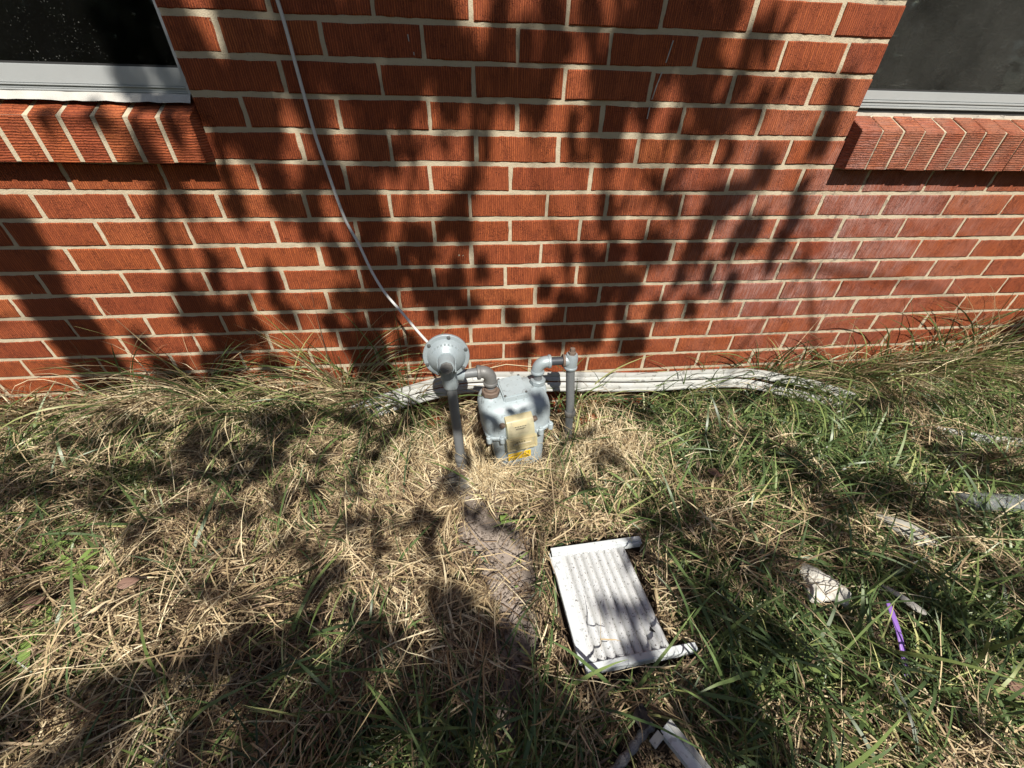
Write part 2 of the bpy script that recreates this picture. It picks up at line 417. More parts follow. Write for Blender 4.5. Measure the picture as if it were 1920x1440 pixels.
def brick_material(name, horizontal=False, dark=1.0):
    k = NT(name)
    pos = k.n("NewGeometry").outputs["Position"]
    rnd_o = k.n("ObjectInfo").outputs["Random"]
    rnd_i = k.n("NewGeometry").outputs["Random Per Island"]
    rnd = k.math('FRACT', k.math('ADD', k.math('MULTIPLY', rnd_o, 7.13), rnd_i))
    off = k.n("CombineXYZ"); k.set(off, "X", k.math('MULTIPLY', rnd, 9.0)); k.set(off, "Y", rnd); k.set(off, "Z", k.math('MULTIPLY', rnd, 5.0))
    v = k.n("VectorMath", {"operation": 'ADD'}); k.set(v, "#0", pos); k.set(v, "#1", off.outputs[0]); v = v.outputs[0]
    st = (16, 30, 330) if horizontal else (330, 30, 16)
    st2 = (40, 30, 620) if horizontal else (620, 30, 40)
    g1 = k.noise(k.mapping(v, st), 1.0, 1.0, 0.5)
    g2 = k.noise(k.mapping(v, st2), 1.0, 2.0, 0.6)
    wv = k.n("TexWave", {"wave_type": 'BANDS', "bands_direction": 'Z' if horizontal else 'X', "wave_profile": 'SIN'})
    k.set(wv, "Vector", v); k.set(wv, "Scale", 58.0); k.set(wv, "Distortion", 2.6); k.set(wv, "Detail", 3.0); k.set(wv, "Detail Scale", 0.9); k.set(wv, "Detail Roughness", 0.6)
    groove = k.math('ADD', k.math('MULTIPLY', wv.outputs[1], 0.24), k.math('ADD', k.math('MULTIPLY', g1, 0.42), k.math('MULTIPLY', g2, 0.42)))
    grv = k.ramp(groove, [(0.46, (0, 0, 0)), (0.66, (1, 1, 1))])
    # torn, crescent-shaped chips where the comb dragged through wet clay
    patch = k.ramp(k.noise(v, 22.0, 2.0), [(0.48, (0, 0, 0)), (0.62, (1, 1, 1))])
    chips = k.ramp(k.noise(v, 170.0, 3.0, 0.65, 1.6), [(0.53, (0, 0, 0)), (0.60, (1, 1, 1))])
    chip = k.math('MULTIPLY', patch, chips)
    base = k.ramp(rnd, [(0.0, (0.29, 0.063, 0.020)), (0.35, (0.435, 0.113, 0.030)), (0.7, (0.385, 0.096, 0.032)), (1.0, (0.49, 0.143, 0.042))])
    big = k.noise(v, 9.0, 3.0)
    col = k.mix(k.math('MULTIPLY', big, 0.6), base, c4(0.27, 0.066, 0.028))
    col = k.mix(k.math('MULTIPLY', k.math('SUBTRACT', 1.0, grv), 0.66), col, c4(0.115, 0.020, 0.009))
    col = k.mix(k.math('MULTIPLY', chip, 0.45), col, c4(0.20, 0.040, 0.017))
    # lime bloom left by water running off the right-hand sill
    sep = k.n("SeparateXYZ"); k.set(sep, "Vector", pos)
    dx = k.math('DIVIDE', k.math('SUBTRACT', sep.outputs["X"], 1.16), 0.46)
    dz = k.math('DIVIDE', k.math('SUBTRACT', sep.outputs["Z"], 0.62), 0.30)
    d2 = k.math('ADD', k.math('MULTIPLY', dx, dx), k.math('MULTIPLY', dz, dz))
    m = k.math('POWER', 2.718, k.math('MULTIPLY', d2, -1.0))
    blot = k.ramp(k.noise(pos, 7.0, 4.0, 0.6), [(0.36, (0, 0, 0)), (0.62, (1, 1, 1))])
    fine = k.ramp(k.noise(k.mapping(pos, (300, 30, 24) if not horizontal else (24, 30, 300)), 1.0, 3.0), [(0.40, (0, 0, 0)), (0.66, (1, 1, 1))])
    bloom = k.math('MULTIPLY', k.math('MULTIPLY', m, blot), k.math('ADD', k.math('MULTIPLY', fine, 0.75), 0.20))
    col = k.mix(bloom, col, c4(0.50, 0.34, 0.31))
    damp = k.math('MULTIPLY', k.math('MULTIPLY', m, 0.5), k.noise(pos, 13.0, 2.0))
    col = k.mix(damp, col, c4(0.20, 0.055, 0.040))
    if horizontal:
        sx = k.ramp(k.math('SUBTRACT', sep.outputs["X"], 0.6), [(0.30, (0, 0, 0)), (0.60, (1, 1, 1))])
        soot = k.math('MULTIPLY', sx, k.math('MULTIPLY', k.ramp(k.noise(v, 15.0, 3.0), [(0.3, (0, 0, 0)), (0.7, (1, 1, 1))]), 0.55))
        col = k.mix(soot, col, c4(0.24, 0.13, 0.085))
    # little mortar smears
    sm = k.ramp(k.noise(k.mapping(pos, (60, 30, 16)), 1.0, 4.0, 0.7), [(0.735, (0, 0, 0)), (0.77, (1, 1, 1))])
    col = k.mix(k.math('MULTIPLY', sm, 0.6), col, c4(0.55, 0.48, 0.38))
    pit = k.ramp(k.noise(v, 330.0, 2.0, 0.7), [(0.60, (0, 0, 0)), (0.70, (1, 1, 1))])
    col = k.mix(k.math('MULTIPLY', pit, 0.55), col, c4(0.10, 0.018, 0.009))
    h = k.math('SUBTRACT', grv, k.math('ADD', k.math('MULTIPLY', chip, 1.2), pit))
    nb = k.bump(h, 0.9, 0.0022)
    nb = k.bump(k.noise(v, 700.0, 2.0), 0.35, 0.0006, nb)
    return k.finish(col, 0.78, nb, spec=0.25)

M = {}
M['brick'] = brick_material("combed_red_brick")
M['sill_brick'] = brick_material("combed_red_sill_brick", True)

def mk_mortar():
    k = NT("mortar"); pos = k.n("NewGeometry").outputs["Position"]
    a = k.noise(pos, 11.0, 4.0); b = k.noise(pos, 420.0, 2.0, 0.7); c = k.noise(pos, 60.0, 3.0)
    col = k.mix(a, c4(0.40, 0.34, 0.235), c4(0.52, 0.455, 0.33))
    col = k.mix(k.math('MULTIPLY', b, 0.35), col, c4(0.36, 0.30, 0.23))
    sp = k.ramp(k.noise(pos, 300.0, 1.0), [(0.70, (0, 0, 0)), (0.74, (1, 1, 1))])
    col = k.mix(k.math('MULTIPLY', sp, 0.6), col, c4(0.20, 0.16, 0.12))
    sep = k.n("SeparateXYZ"); k.set(sep, "Vector", pos)
    dx = k.math('DIVIDE', k.math('SUBTRACT', sep.outputs["X"], 1.2), 0.5)
    m = k.math('POWER', 2.718, k.math('MULTIPLY', k.math('MULTIPLY', dx, dx), -1.0))
    lich = k.math('MULTIPLY', m, k.ramp(k.noise(pos, 24.0, 4.0, 0.7), [(0.52, (0, 0, 0)), (0.62, (1, 1, 1))]))
    col = k.mix(k.math('MULTIPLY', lich, 0.75), col, c4(0.13, 0.11, 0.09))
    nb = k.bump(k.math('ADD', b, c), 0.7, 0.0025)
    return k.finish(col, 0.9, nb, spec=0.2)
M['mortar'] = mk_mortar()

def mk_soil():
    k = NT("ground_soil"); pos = k.n("NewGeometry").outputs["Position"]
    a = k.noise(pos, 5.0, 5.0); b = k.noise(pos, 130.0, 3.0, 0.7); c = k.noise(pos, 40.0, 4.0)
    col = k.mix(a, c4(0.27, 0.225, 0.19), c4(0.40, 0.345, 0.30))
    col = k.mix(k.math('MULTIPLY', b, 0.45), col, c4(0.10, 0.075, 0.058))
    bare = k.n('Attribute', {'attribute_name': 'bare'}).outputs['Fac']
    humus_shade = k.mix(b, c4(0.035, 0.026, 0.019), c4(0.085, 0.062, 0.043))  # dark thatch plus the shade between stems, both put into the colour
    col = k.mix(bare, humus_shade, col)
    sep = k.n("SeparateXYZ"); k.set(sep, "Vector", pos)
    far = k.ramp(k.math('MULTIPLY', k.math('ADD', sep.outputs["Y"], 1.5), -0.8), [(0.0, (0, 0, 0)), (1.0, (1, 1, 1))])
    lawn = k.mix(k.noise(pos, 3.0, 5.0, 0.7), c4(0.055, 0.075, 0.022), c4(0.15, 0.125, 0.06))
    col = k.mix(far, col, lawn)
    nb = k.bump(k.math('ADD', b, k.math('MULTIPLY', c, 1.2)), 0.6, 0.003)
    return k.finish(col, 0.95, nb, spec=0.15)
M['soil'] = mk_soil()

def blade_mat(name, stops, transl, rough=0.6):
    k = NT(name)
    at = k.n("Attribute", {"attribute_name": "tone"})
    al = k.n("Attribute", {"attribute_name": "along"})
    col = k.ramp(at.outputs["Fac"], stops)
    pos = k.n("NewGeometry").outputs["Position"]
    col = k.mix(k.math('MULTIPLY', k.noise(pos, 90.0, 2.0), 0.35), col, k.mix(0.5, col, c4(0.14, 0.09, 0.045)))
    dif = k.n("BsdfPrincipled"); k.set(dif, "Base Color", col); k.set(dif, "Roughness", rough); k.set(dif, "Specular IOR Level", 0.35)
    tr = k.n("BsdfTranslucent"); k.set(tr, "Color", k.mix(0.5, col, c4(0.35, 0.33, 0.06) if transl > 0.25 else col))
    mx = k.n("MixShader"); k.set(mx, "#0", transl); k.t.links.new(dif.outputs[0], mx.inputs[1]); k.t.links.new(tr.outputs[0], mx.inputs[2])
    k.t.links.new(mx.outputs[0], k.out.inputs[0]); return k.m
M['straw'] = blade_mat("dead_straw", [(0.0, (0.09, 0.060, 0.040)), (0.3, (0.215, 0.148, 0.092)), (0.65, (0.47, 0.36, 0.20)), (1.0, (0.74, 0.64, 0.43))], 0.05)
M['grass'] = blade_mat("green_blades", [(0.0, (0.030, 0.060, 0.024)), (0.4, (0.085, 0.145, 0.048)), (0.7, (0.18, 0.25, 0.078)), (1.0, (0.52, 0.52, 0.22))], 0.20, 0.38)
M['leaf'] = blade_mat("tree_leaf", [(0.0, (0.035, 0.06, 0.02)), (1.0, (0.09, 0.13, 0.035))], 0.10, 0.5)

def mk_panel():
    k = NT('dirty_white_sheet'); pos = k.n('TexCoord').outputs['Object']
    sep = k.n('SeparateXYZ'); k.set(sep, 'Vector', pos)
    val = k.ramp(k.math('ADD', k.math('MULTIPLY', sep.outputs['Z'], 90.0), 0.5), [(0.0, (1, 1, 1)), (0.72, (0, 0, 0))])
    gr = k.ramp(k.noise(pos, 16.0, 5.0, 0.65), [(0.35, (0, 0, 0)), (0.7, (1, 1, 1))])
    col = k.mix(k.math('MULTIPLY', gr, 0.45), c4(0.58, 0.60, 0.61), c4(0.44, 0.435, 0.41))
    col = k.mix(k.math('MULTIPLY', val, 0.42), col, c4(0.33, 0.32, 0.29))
    sp = k.ramp(k.noise(pos, 210.0, 2.0, 0.6), [(0.60, (0, 0, 0)), (0.67, (1, 1, 1))])
    col = k.mix(k.math('MULTIPLY', sp, 0.8), col, c4(0.07, 0.06, 0.05))
    return k.finish(col, 0.5, k.bump(k.noise(pos, 160.0, 3.0), 0.15, 0.0006))
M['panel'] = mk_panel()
def simple(name, col, rough=0.6, metal=0.0, var=0.25, scale=18.0, dark=None, bump=0.3, bscale=250.0, bdist=0.001, spec=0.4, speck=0.0, speck_scale=120.0):
    k = NT(name); pos = k.n("TexCoord").outputs["Object"]
    d = dark or tuple(c * 0.55 for c in col)
    c = k.mix(k.math('MULTIPLY', k.noise(pos, scale, 5.0, 0.65), var * 2), c4(*col), c4(*d))
    if speck:
        sp = k.ramp(k.noise(pos, speck_scale, 2.0, 0.6), [(0.62, (0, 0, 0)), (0.68, (1, 1, 1))])
        c = k.mix(k.math('MULTIPLY', sp, speck), c, c4(0.06, 0.05, 0.04))
    nb = k.bump(k.noise(pos, bscale, 3.0), bump, bdist)
    r = k.math('ADD', rough - 0.1, k.math('MULTIPLY', k.noise(pos, scale * 2, 3.0), 0.2))
    return k.finish(c, r, nb, metal, spec)
M['paint'] = simple("meter_grey_blue_paint", (0.38, 0.445, 0.47), 0.45, 0.0, 0.32, 24.0, (0.20, 0.23, 0.245), 0.35, 180.0, 0.0012, speck=0.35, speck_scale=90.0)
M['cast'] = simple("regulator_cast_paint", (0.31, 0.36, 0.38), 0.42, 0.25, 0.25, 26.0, (0.22, 0.26, 0.28), 0.5, 210.0, 0.0012)
M['pipe'] = simple("painted_pipe", (0.17, 0.185, 0.195), 0.5, 0.2, 0.25, 30.0, (0.10, 0.095, 0.09), 0.45, 240.0, 0.001)
M['fitting'] = simple("iron_fitting", (0.19, 0.195, 0.195), 0.5, 0.3, 0.3, 35.0, (0.10, 0.085, 0.07), 0.5, 260.0, 0.0012)
M['rust'] = simple("rusty_nut", (0.19, 0.14, 0.11), 0.7, 0.2, 0.3, 60.0, (0.09, 0.06, 0.045), 0.6, 300.0, 0.001)
M['black_pipe'] = simple("dark_pipe", (0.045, 0.05, 0.06), 0.5, 0.1, 0.2, 30.0)
M['bolt'] = simple("bolt_steel", (0.22, 0.23, 0.23), 0.4, 0.7, 0.3, 80.0)
M['label'] = simple("yellow_sticker", (0.72, 0.47, 0.02), 0.5, 0.0, 0.08, 30.0, bump=0.05)
M['ink'] = simple("black_ink", (0.02, 0.02, 0.02), 0.6, bump=0.0)
M['faceplate'] = simple("index_faceplate", (0.58, 0.53, 0.40), 0.6, 0.0, 0.15, 40.0, bump=0.05)
M['counter'] = simple('counter_grey', (0.16, 0.155, 0.15), 0.5, bump=0.1)
M['white'] = simple("white_vinyl", (0.54, 0.575, 0.59), 0.42, 0.0, 0.10, 14.0, (0.50, 0.51, 0.50), 0.15, 160.0, 0.0006, speck=0.35, speck_scale=70.0)
M['trim'] = simple("old_white_trim", (0.44, 0.455, 0.445), 0.5, 0.0, 0.5, 24.0, (0.27, 0.265, 0.235), 0.3, 140.0, 0.0008, speck=0.55, speck_scale=55.0)
M['cable'] = simple("white_cable", (0.55, 0.55, 0.535), 0.45, 0.0, 0.12, 12.0, (0.5, 0.5, 0.47), 0.1)
M['caulk'] = simple("white_caulk", (0.46, 0.455, 0.43), 0.7, 0.0, 0.35, 30.0, (0.26, 0.23, 0.19), 0.6, 120.0, 0.003)
M['old_caulk'] = simple('stained_old_caulk', (0.43, 0.40, 0.34), 0.8, 0.0, 0.5, 22.0, (0.17, 0.14, 0.11), 0.8, 90.0, 0.004, speck=0.6, speck_scale=60.0)
M['alu'] = simple("window_aluminium", (0.53, 0.55, 0.55), 0.38, 0.45, 0.18, 30.0, (0.34, 0.36, 0.36), 0.12, 300.0, 0.0005)
M['gasket'] = simple("gasket_and_shadow_strip", (0.03, 0.03, 0.03), 0.7)
M['purple'] = simple("purple_plastic", (0.235, 0.125, 0.42), 0.4, 0.0, 0.2, 30.0, (0.14, 0.07, 0.26), 0.15)
M['chalk'] = simple("white_plaster_scrap", (0.62, 0.60, 0.54), 0.8, 0.0, 0.3, 60.0, (0.34, 0.32, 0.27), 0.8, 180.0, 0.004)
M['concrete'] = simple("pale_concrete", (0.46, 0.44, 0.40), 0.9, 0.0, 0.35, 60.0, (0.22, 0.20, 0.17), 0.9, 160.0, 0.005)
M['greyscrap'] = simple("grey_ridged_scrap", (0.36, 0.35, 0.31), 0.75, 0.0, 0.3, 40.0, (0.20, 0.19, 0.16), 0.4)
M['stick'] = simple("weathered_stick", (0.30, 0.30, 0.30), 0.9, 0.0, 0.4, 90.0, (0.05, 0.045, 0.045), 1.0, 190.0, 0.004, speck=0.8, speck_scale=220.0)
M['deadleaf'] = simple("dead_leaf", (0.22, 0.135, 0.098), 0.7, 0.0, 0.35, 45.0, (0.13, 0.07, 0.05), 0.4, 120.0, 0.002)
M['darkleaf'] = simple("dark_dead_leaf", (0.040, 0.032, 0.030), 0.8, 0.0, 0.35, 60.0, (0.018, 0.014, 0.013), 0.6, 150.0, 0.002)
M['greenleaf'] = simple("green_leaf", (0.17, 0.25, 0.06), 0.5, 0.0, 0.25, 50.0, (0.09, 0.15, 0.04), 0.3, 120.0, 0.002)
M['bark'] = simple("tree_bark", (0.16, 0.12, 0.09), 0.95, 0.0, 0.4, 20.0, (0.07, 0.05, 0.04), 1.0, 40.0, 0.02)
M['room'] = simple("dark_room", (0.06, 0.055, 0.05), 0.9, bump=0.0)

def mk_glass(name, haze, specks):
    k = NT(name); pos = k.n("NewGeometry").outputs["Position"]
    gl = k.n("BsdfGlossy"); k.set(gl, "Roughness", 0.03); k.set(gl, "Color", c4(0.9, 0.95, 0.92))
    tr = k.n("BsdfTransparent"); k.set(tr, "Color", c4(0.62, 0.66, 0.62))
    fr = k.n("Fresnel"); k.set(fr, "IOR", 1.45)
    mx = k.n("MixShader"); k.t.links.new(fr.outputs[0], mx.inputs[0]); k.t.links.new(tr.outputs[0], mx.inputs[1]); k.t.links.new(gl.outputs[0], mx.inputs[2])
    dif = k.n("BsdfDiffuse"); k.set(dif, "Color", c4(0.55, 0.55, 0.50))
    sp = k.ramp(k.noise(pos, 330.0, 1.0), [(specks, (0, 0, 0)), (specks + 0.03, (1, 1, 1))])
    sp = k.math("MULTIPLY", sp, k.ramp(k.noise(pos, 6.0, 3.0), [(0.40, (0, 0, 0)), (0.65, (1, 1, 1))]))
    film = k.math('MULTIPLY', k.ramp(k.noise(pos, 3.2, 4.0, 0.6), [(0.30, (0.15, 0.15, 0.15)), (0.75, (1, 1, 1))]), k.ramp(k.noise(pos, 420.0, 2.0, 0.7), [(0.3, (0.5, 0.5, 0.5)), (0.7, (1, 1, 1))]))
    scr = k.ramp(k.noise(k.mapping(pos, (9, 9, 160)), 1.0, 2.0), [(0.70, (0, 0, 0)), (0.76, (1, 1, 1))])
    f = k.math('ADD', k.math('MULTIPLY', film, haze), k.math('ADD', k.math('MULTIPLY', sp, 0.35), k.math('MULTIPLY', scr, haze * 0.5)), True)
    m2 = k.n("MixShader"); k.set(m2, "#0", f); k.t.links.new(mx.outputs[0], m2.inputs[1]); k.t.links.new(dif.outputs[0], m2.inputs[2])
    k.t.links.new(m2.outputs[0], k.out.inputs[0]); return k.m
M['glass_l'] = mk_glass("window_glass_clean", 0.014, 0.715)
M['glass_r'] = mk_glass("window_glass_dusty", 0.10, 0.70)

def mk_clear(name, tint, rough, alpha):
    k = NT(name); pos = k.n("TexCoord").outputs["Object"]
    gl = k.n("BsdfPrincipled"); k.set(gl, "Base Color", c4(*tint)); k.set(gl, "Roughness", rough)
    tr = k.n("BsdfTransparent"); k.set(tr, "Color", c4(*[min(1, t * 1.25) for t in tint]))
    mx = k.n("MixShader"); f = k.math('ADD', alpha - 0.12, k.math('MULTIPLY', k.noise(pos, 35.0, 4.0), 0.24))
    k.set(mx, "#0", f); k.t.links.new(tr.outputs[0], mx.inputs[1]); k.t.links.new(gl.outputs[0], mx.inputs[2])
    k.t.links.new(mx.outputs[0], k.out.inputs[0]); return k.m
M['index'] = mk_clear("yellowed_clear_plastic", (0.70, 0.64, 0.44), 0.2, 0.42)
M['clear'] = mk_clear("clear_crumpled_plastic", (0.62, 0.65, 0.67), 0.12, 0.17)

# ------------------------------------------------------------------ ground
SOIL = np.array([(-0.10, -0.34), (-0.02, -0.46), (0.02, -0.555), (0.066, -0.675), (0.066, -0.80), (0.044, -0.90), (0.02, -0.985)])
SOILW = np.array([0.055, 0.024, 0.092, 0.050, 0.042, 0.022, 0.012])
def soil_mask(x, y):
    """1 on the bare trodden earth, 0 elsewhere"""
    x = np.asarray(x, float); y = np.asarray(y, float)
    best = np.full(x.shape, 9.0)
    for i in range(len(SOIL) - 1):
        a, b = SOIL[i], SOIL[i + 1]; d = b - a
        t = np.clip(((x - a[0]) * d[0] + (y - a[1]) * d[1]) / (d @ d), 0, 1)
        w = SOILW[i] * (1 - t) + SOILW[i + 1] * t
        best = np.minimum(best, np.hypot(x - a[0] - t * d[0], y - a[1] - t * d[1]) / w)
    best = best + (fbm(x * 24, y * 24, 5, 3) - 0.5) * 1.9
    return np.clip(1.4 - best, 0, 1)
def ss(a, b, x):
    t = np.clip((np.asarray(x, float) - a) / (b - a), 0, 1); return t * t * (3 - 2 * t)
def hollow(x, y):
    """the wall foot lies open behind the meter and under the trim"""
    return ss(-0.17, -0.05, y) * ss(-0.30, -0.16, x) * ss(1.40, 1.22, x)
def gz(x, y):
    x = np.asarray(x, float); y = np.asarray(y, float)
    near = ss(-0.45, -0.02, y)
    z = 0.085 * near * ss(-0.25, -0.75, x) + 0.045 * near * ss(0.5, 1.2, x)
    z = z - 0.040 * hollow(x, y)
    z = z + 0.018 * (fbm(x * 3.1, y * 3.1, 2) - 0.5) + 0.008 * (vnoise(x * 14, y * 14, 9) - 0.5)
    return z
def mound(x, y):
    """thickness of the matted thatch"""
    m = 0.006 + 0.21 * np.clip(fbm(np.asarray(x) * 7.5, np.asarray(y) * 7.5, 11, 2) - 0.36, 0, 1)
    m = m + 0.035 * ss(-0.35, -0.03, y)
    return m * (1 - 0.93 * soil_mask(x, y)) * (1 - 0.8 * hollow(x, y))

gx = np.concatenate([np.array([-80, -40, -20, -10, -6, -4, -3]), np.arange(-2.4, 3.0, 0.02), np.array([3.2, 4, 6, 10, 20, 40, 80])])
gy = np.concatenate([np.array([-80, -40, -20, -10, -6, -4, -3, -2.2]), np.arange(-1.8, 0.021, 0.02), np.array([0.2, 1, 4, 10, 40, 80])])
X, Y = np.meshgrid(gx, gy)
edge = np.clip(1 - (np.maximum(np.abs(X) - 2.2, 0) + np.maximum(-Y - 1.6, 0)) / 2.0, 0, 1)
rough = (fbm(X * 26, Y * 26, 21) - 0.5) * 0.016 + (vnoise(X * 60, Y * 60, 4) - 0.5) * 0.004
Zg = gz(X, Y) * edge + rough * edge * (1 - 0.75 * np.clip(soil_mask(X, Y) * 1.5, 0, 1)) - 0.004 * soil_mask(X, Y)
nx, ny = len(gx), len(gy)
idx = np.arange(nx * ny).reshape(ny, nx)
quads = np.stack([idx[:-1, :-1], idx[:-1, 1:], idx[1:, 1:], idx[1:, :-1]], -1).reshape(-1, 4)
g = np_mesh("ground", np.stack([X, Y, Zg], -1).reshape(-1, 3), quads, M['soil'], None, {'bare': np.clip(soil_mask(X, Y) * 1.6, 0, 1).ravel()}, smooth=True)
tag(g, kind="structure")

# ------------------------------------------------------------------ brick house
COURSE, Z_B0 = 0.0677, 0.72
BR_H, JT = 0.0584, 0.0092
XL, XR = -0.617, 1.047            # jambs of the two windows
SILL_Z = 0.857
house = thing("brick_house", "red combed-brick house wall with pale mortar between two aluminium windows", "house", (0, 0, 0))

def brick_mesh(name, L, Hh, D, mat, seed, rough=0.0011, axis='x'):
    r = random.Random(seed)
    n = [(-L/2, -Hh/2), (-L/6, -Hh/2), (L/5, -Hh/2), (L/2, -Hh/2), (L/2, 0.0), (L/2, Hh/2), (L/5, Hh/2), (-L/6, Hh/2), (-L/2, Hh/2), (-L/2, 0.0)]
    n = [(a + r.uniform(-rough, rough), b + r.uniform(-rough, rough)) for a, b in n]
    bm = bmesh.new()
    bv = 0.0028
    def ring(y, ins):
        return [bm.verts.new((a * (1 - 2 * ins / L), y, b * (1 - 2 * ins / Hh))) for a, b in n]
    r0 = ring(0.0, bv); r1 = ring(0.0032, 0.0); r2 = ring(D, 0.0)
    bm.faces.new(r0)
    for a, b in ((r0, r1), (r1, r2)):
        for i in range(10):
            bm.faces.new((a[i], a[(i + 1) % 10], b[(i + 1) % 10], b[i]))
    bmesh.ops.recalc_face_normals(bm, faces=bm.faces[:])
    me = bpy.data.meshes.new(name); bm.to_mesh(me); bm.free(); me.materials.append(mat)
    return me
BL = 0.2047
BRK = [brick_mesh("brick", BL, BR_H, 0.085, M['brick'], 100 + i) for i in range(10)]
HALF = [brick_mesh("brick_cut", BL * 0.5, BR_H, 0.085, M['brick'], 200 + i) for i in range(4)]

far_v, far_f = [], []
def far_brick(x0, x1, z, y=-0.0035, H=BR_H, D=0.085):
    b = len(far_v)
    i = 0.0028
    for yy, q in ((y, i), (y + 0.003, 0), (y + D, 0)):
        far_v.extend([(x0 + q, yy, z - H/2 + q), (x1 - q, yy, z - H/2 + q), (x1 - q, yy, z + H/2 - q), (x0 + q, yy, z + H/2 - q)])
    far_f.append((b, b + 1, b + 2, b + 3))
    for o in (0, 4):
        for k in range(4):
            far_f.append((b + o + k, b + o + 4 + k, b + o + 4 + (k + 1) % 4, b + o + (k + 1) % 4))

rb = random.Random(5)
def place_brick(x0, x1, z):
    w = x1 - x0
    me = rb.choice(BRK) if w > 0.13 else rb.choice(HALF)
    nom = BL if w > 0.13 else BL * 0.5
    o = bpy.data.objects.new("brick", me)
    o.location = ((x0 + x1) / 2, -0.0035 + rb.uniform(-0.0012, 0.0010), z + rb.uniform(-0.0008, 0.0008))
    o.scale = (w / nom, 1, 1 + rb.uniform(-0.015, 0.015))
    o.rotation_euler = (rb.uniform(-0.006, 0.006), rb.uniform(-0.004, 0.004) + (math.pi if rb.random() < 0.5 else 0.0), rb.uniform(-0.004, 0.004))
    link(o, house)
n_ind = 0
for kc in range(-11, 26):
    z0 = Z_B0 + kc * COURSE
    zc = z0 + COURSE / 2
    if kc in JOINTS: js = list(JOINTS[kc])
    else:
        js = [v + (0.0 if kc % 2 else 0.0) for v in JOINTS[5 if kc % 2 else 6]]
    while js[0] > -3.4: js.insert(0, js[0] - 0.2157)
    while js[-1] < 4.0: js.append(js[-1] + 0.2157)
    above = zc > SILL_Z
    if above and zc < 2.05:
        js = [XL] + [v for v in js if XL + 0.05 < v < XR - 0.05] + [XR]
        jl = [-3.4, -3.184, -2.968, -2.753, -2.537, -2.321, -2.105, -1.93]
        jr = [2.33, 2.545, 2.761, 2.976, 3.192, 3.408, 3.624, 3.84, 4.05]
        runs = [js, jl, jr]
    else:
        runs = [js]
    for ri, run in enumerate(runs):
        for a, b in zip(run, run[1:]):
            x0 = a + (0.0 if (above and zc < 2.05 and a == run[0]) else JT / 2 * rb.uniform(0.75, 1.1))
            x1 = b - (0.0 if (above and zc < 2.05 and b == run[-1]) else JT / 2 * rb.uniform(0.75, 1.1))
            vis = (-0.02 < zc < 1.27 and x1 > -1.20 - (0.72 - zc) * 0.72 - 0.06 and x0 < 1.81 + (0.73 - zc) * 0.93 + 0.06 and ri == 0)
            if vis:
                place_brick(x0, x1, zc); n_ind += 1
            else:
                far_brick(x0, x1, zc)
fb = np_mesh("brick_field", far_v, far_f, M['brick'], house)
tag(fb, kind="stuff")

# mortar: a finely dented sheet, so the joints are uneven where they lap onto the brick edges
def mortar_grid(x0, x1, z0, z1, step):
    xs = np.linspace(x0, x1, int(round((x1 - x0) / step)) + 1); zs = np.linspace(z0, z1, int(round((z1 - z0) / step)) + 1)
    XX, ZZ = np.meshgrid(xs, zs)
    yy = -0.0008 - 0.0030 * (fbm(XX * 70, ZZ * 70, 31, 2) - 0.5) - 0.0020 * (vnoise(XX * 9, ZZ * 9, 33) - 0.5)
    v = np.stack([XX, yy, ZZ], -1).reshape(-1, 3)
    I = np.arange(len(v)).reshape(len(zs), len(xs))
    f = np.stack([I[:-1, :-1], I[:-1, 1:], I[1:, 1:], I[1:, :-1]], -1).reshape(-1, 4)
    return v, f
va, fa = mortar_grid(-1.85, 2.5, -0.10, SILL_Z + 0.003, 0.0062)
vb, fbq = mortar_grid(XL + 0.002, XR - 0.002, SILL_Z + 0.003, 1.42, 0.0062)
mo = np_mesh("mortar", np.concatenate([va, vb]), np.concatenate([fa, fbq + len(va)]), M['mortar'], house, smooth=True)
bm = bmesh.new()
bm_box(bm, -3.4, -1.85, 0.0005, 0.08, -0.1, SILL_Z)
bm_box(bm, 2.5, 4.0, 0.0005, 0.08, -0.1, SILL_Z)
bm_box(bm, -3.4, -1.93, 0.0005, 0.08, SILL_Z, 2.06)
bm_box(bm, 2.33, 4.0, 0.0005, 0.08, SILL_Z, 2.06)
bm_box(bm, XL + 0.002, XR - 0.002, 0.0005, 0.08, 1.42, 2.06)
bm_box(bm, -3.4, 4.0, 0.0005, 0.08, 2.06, 2.49)
bm_box(bm, XL + 0.002, XR - 0.002, 0.004, 0.08, SILL_Z + 0.004, 1.419)
bm_box(bm, -1.849, 2.499, 0.004, 0.08, -0.1, SILL_Z)
obj("mortar_backing", bm, M['mortar'], house)
bm = bmesh.new()       # dim room behind the wall
bm_box(bm, -3.4, 4.0, 3.2, 3.3, -0.1, 2.6); bm_box(bm, -3.5, -3.4, 0.09, 3.2, -0.1, 2.6); bm_box(bm, 4.0, 4.1, 0.09, 3.2, -0.1, 2.6)
bm_box(bm, -3.4, 4.0, 0.09, 3.2, 2.5, 2.6); bm_box(bm, -3.4, 4.0, 0.09, 3.2, 0.18, 0.2)
bm_box(bm, -3.4, -1.93, 0.087, 0.13, 0.2, 2.49); bm_box(bm, 2.33, 4.0, 0.087, 0.13, 0.2, 2.49)
bm_box(bm, -0.60, 1.03, 0.087, 0.13, 0.2, 2.49); bm_box(bm, -1.93, -0.60, 0.1, 0.14, 0.2, 0.93); bm_box(bm, 1.03, 2.33, 0.1, 0.14, 0.2, 0.93)
bm_box(bm, -1.93, -0.60, 0.1, 0.14, 2.06, 2.49); bm_box(bm, 1.03, 2.33, 0.1, 0.14, 2.06, 2.49)
obj("interior", bm, M['room'], house)

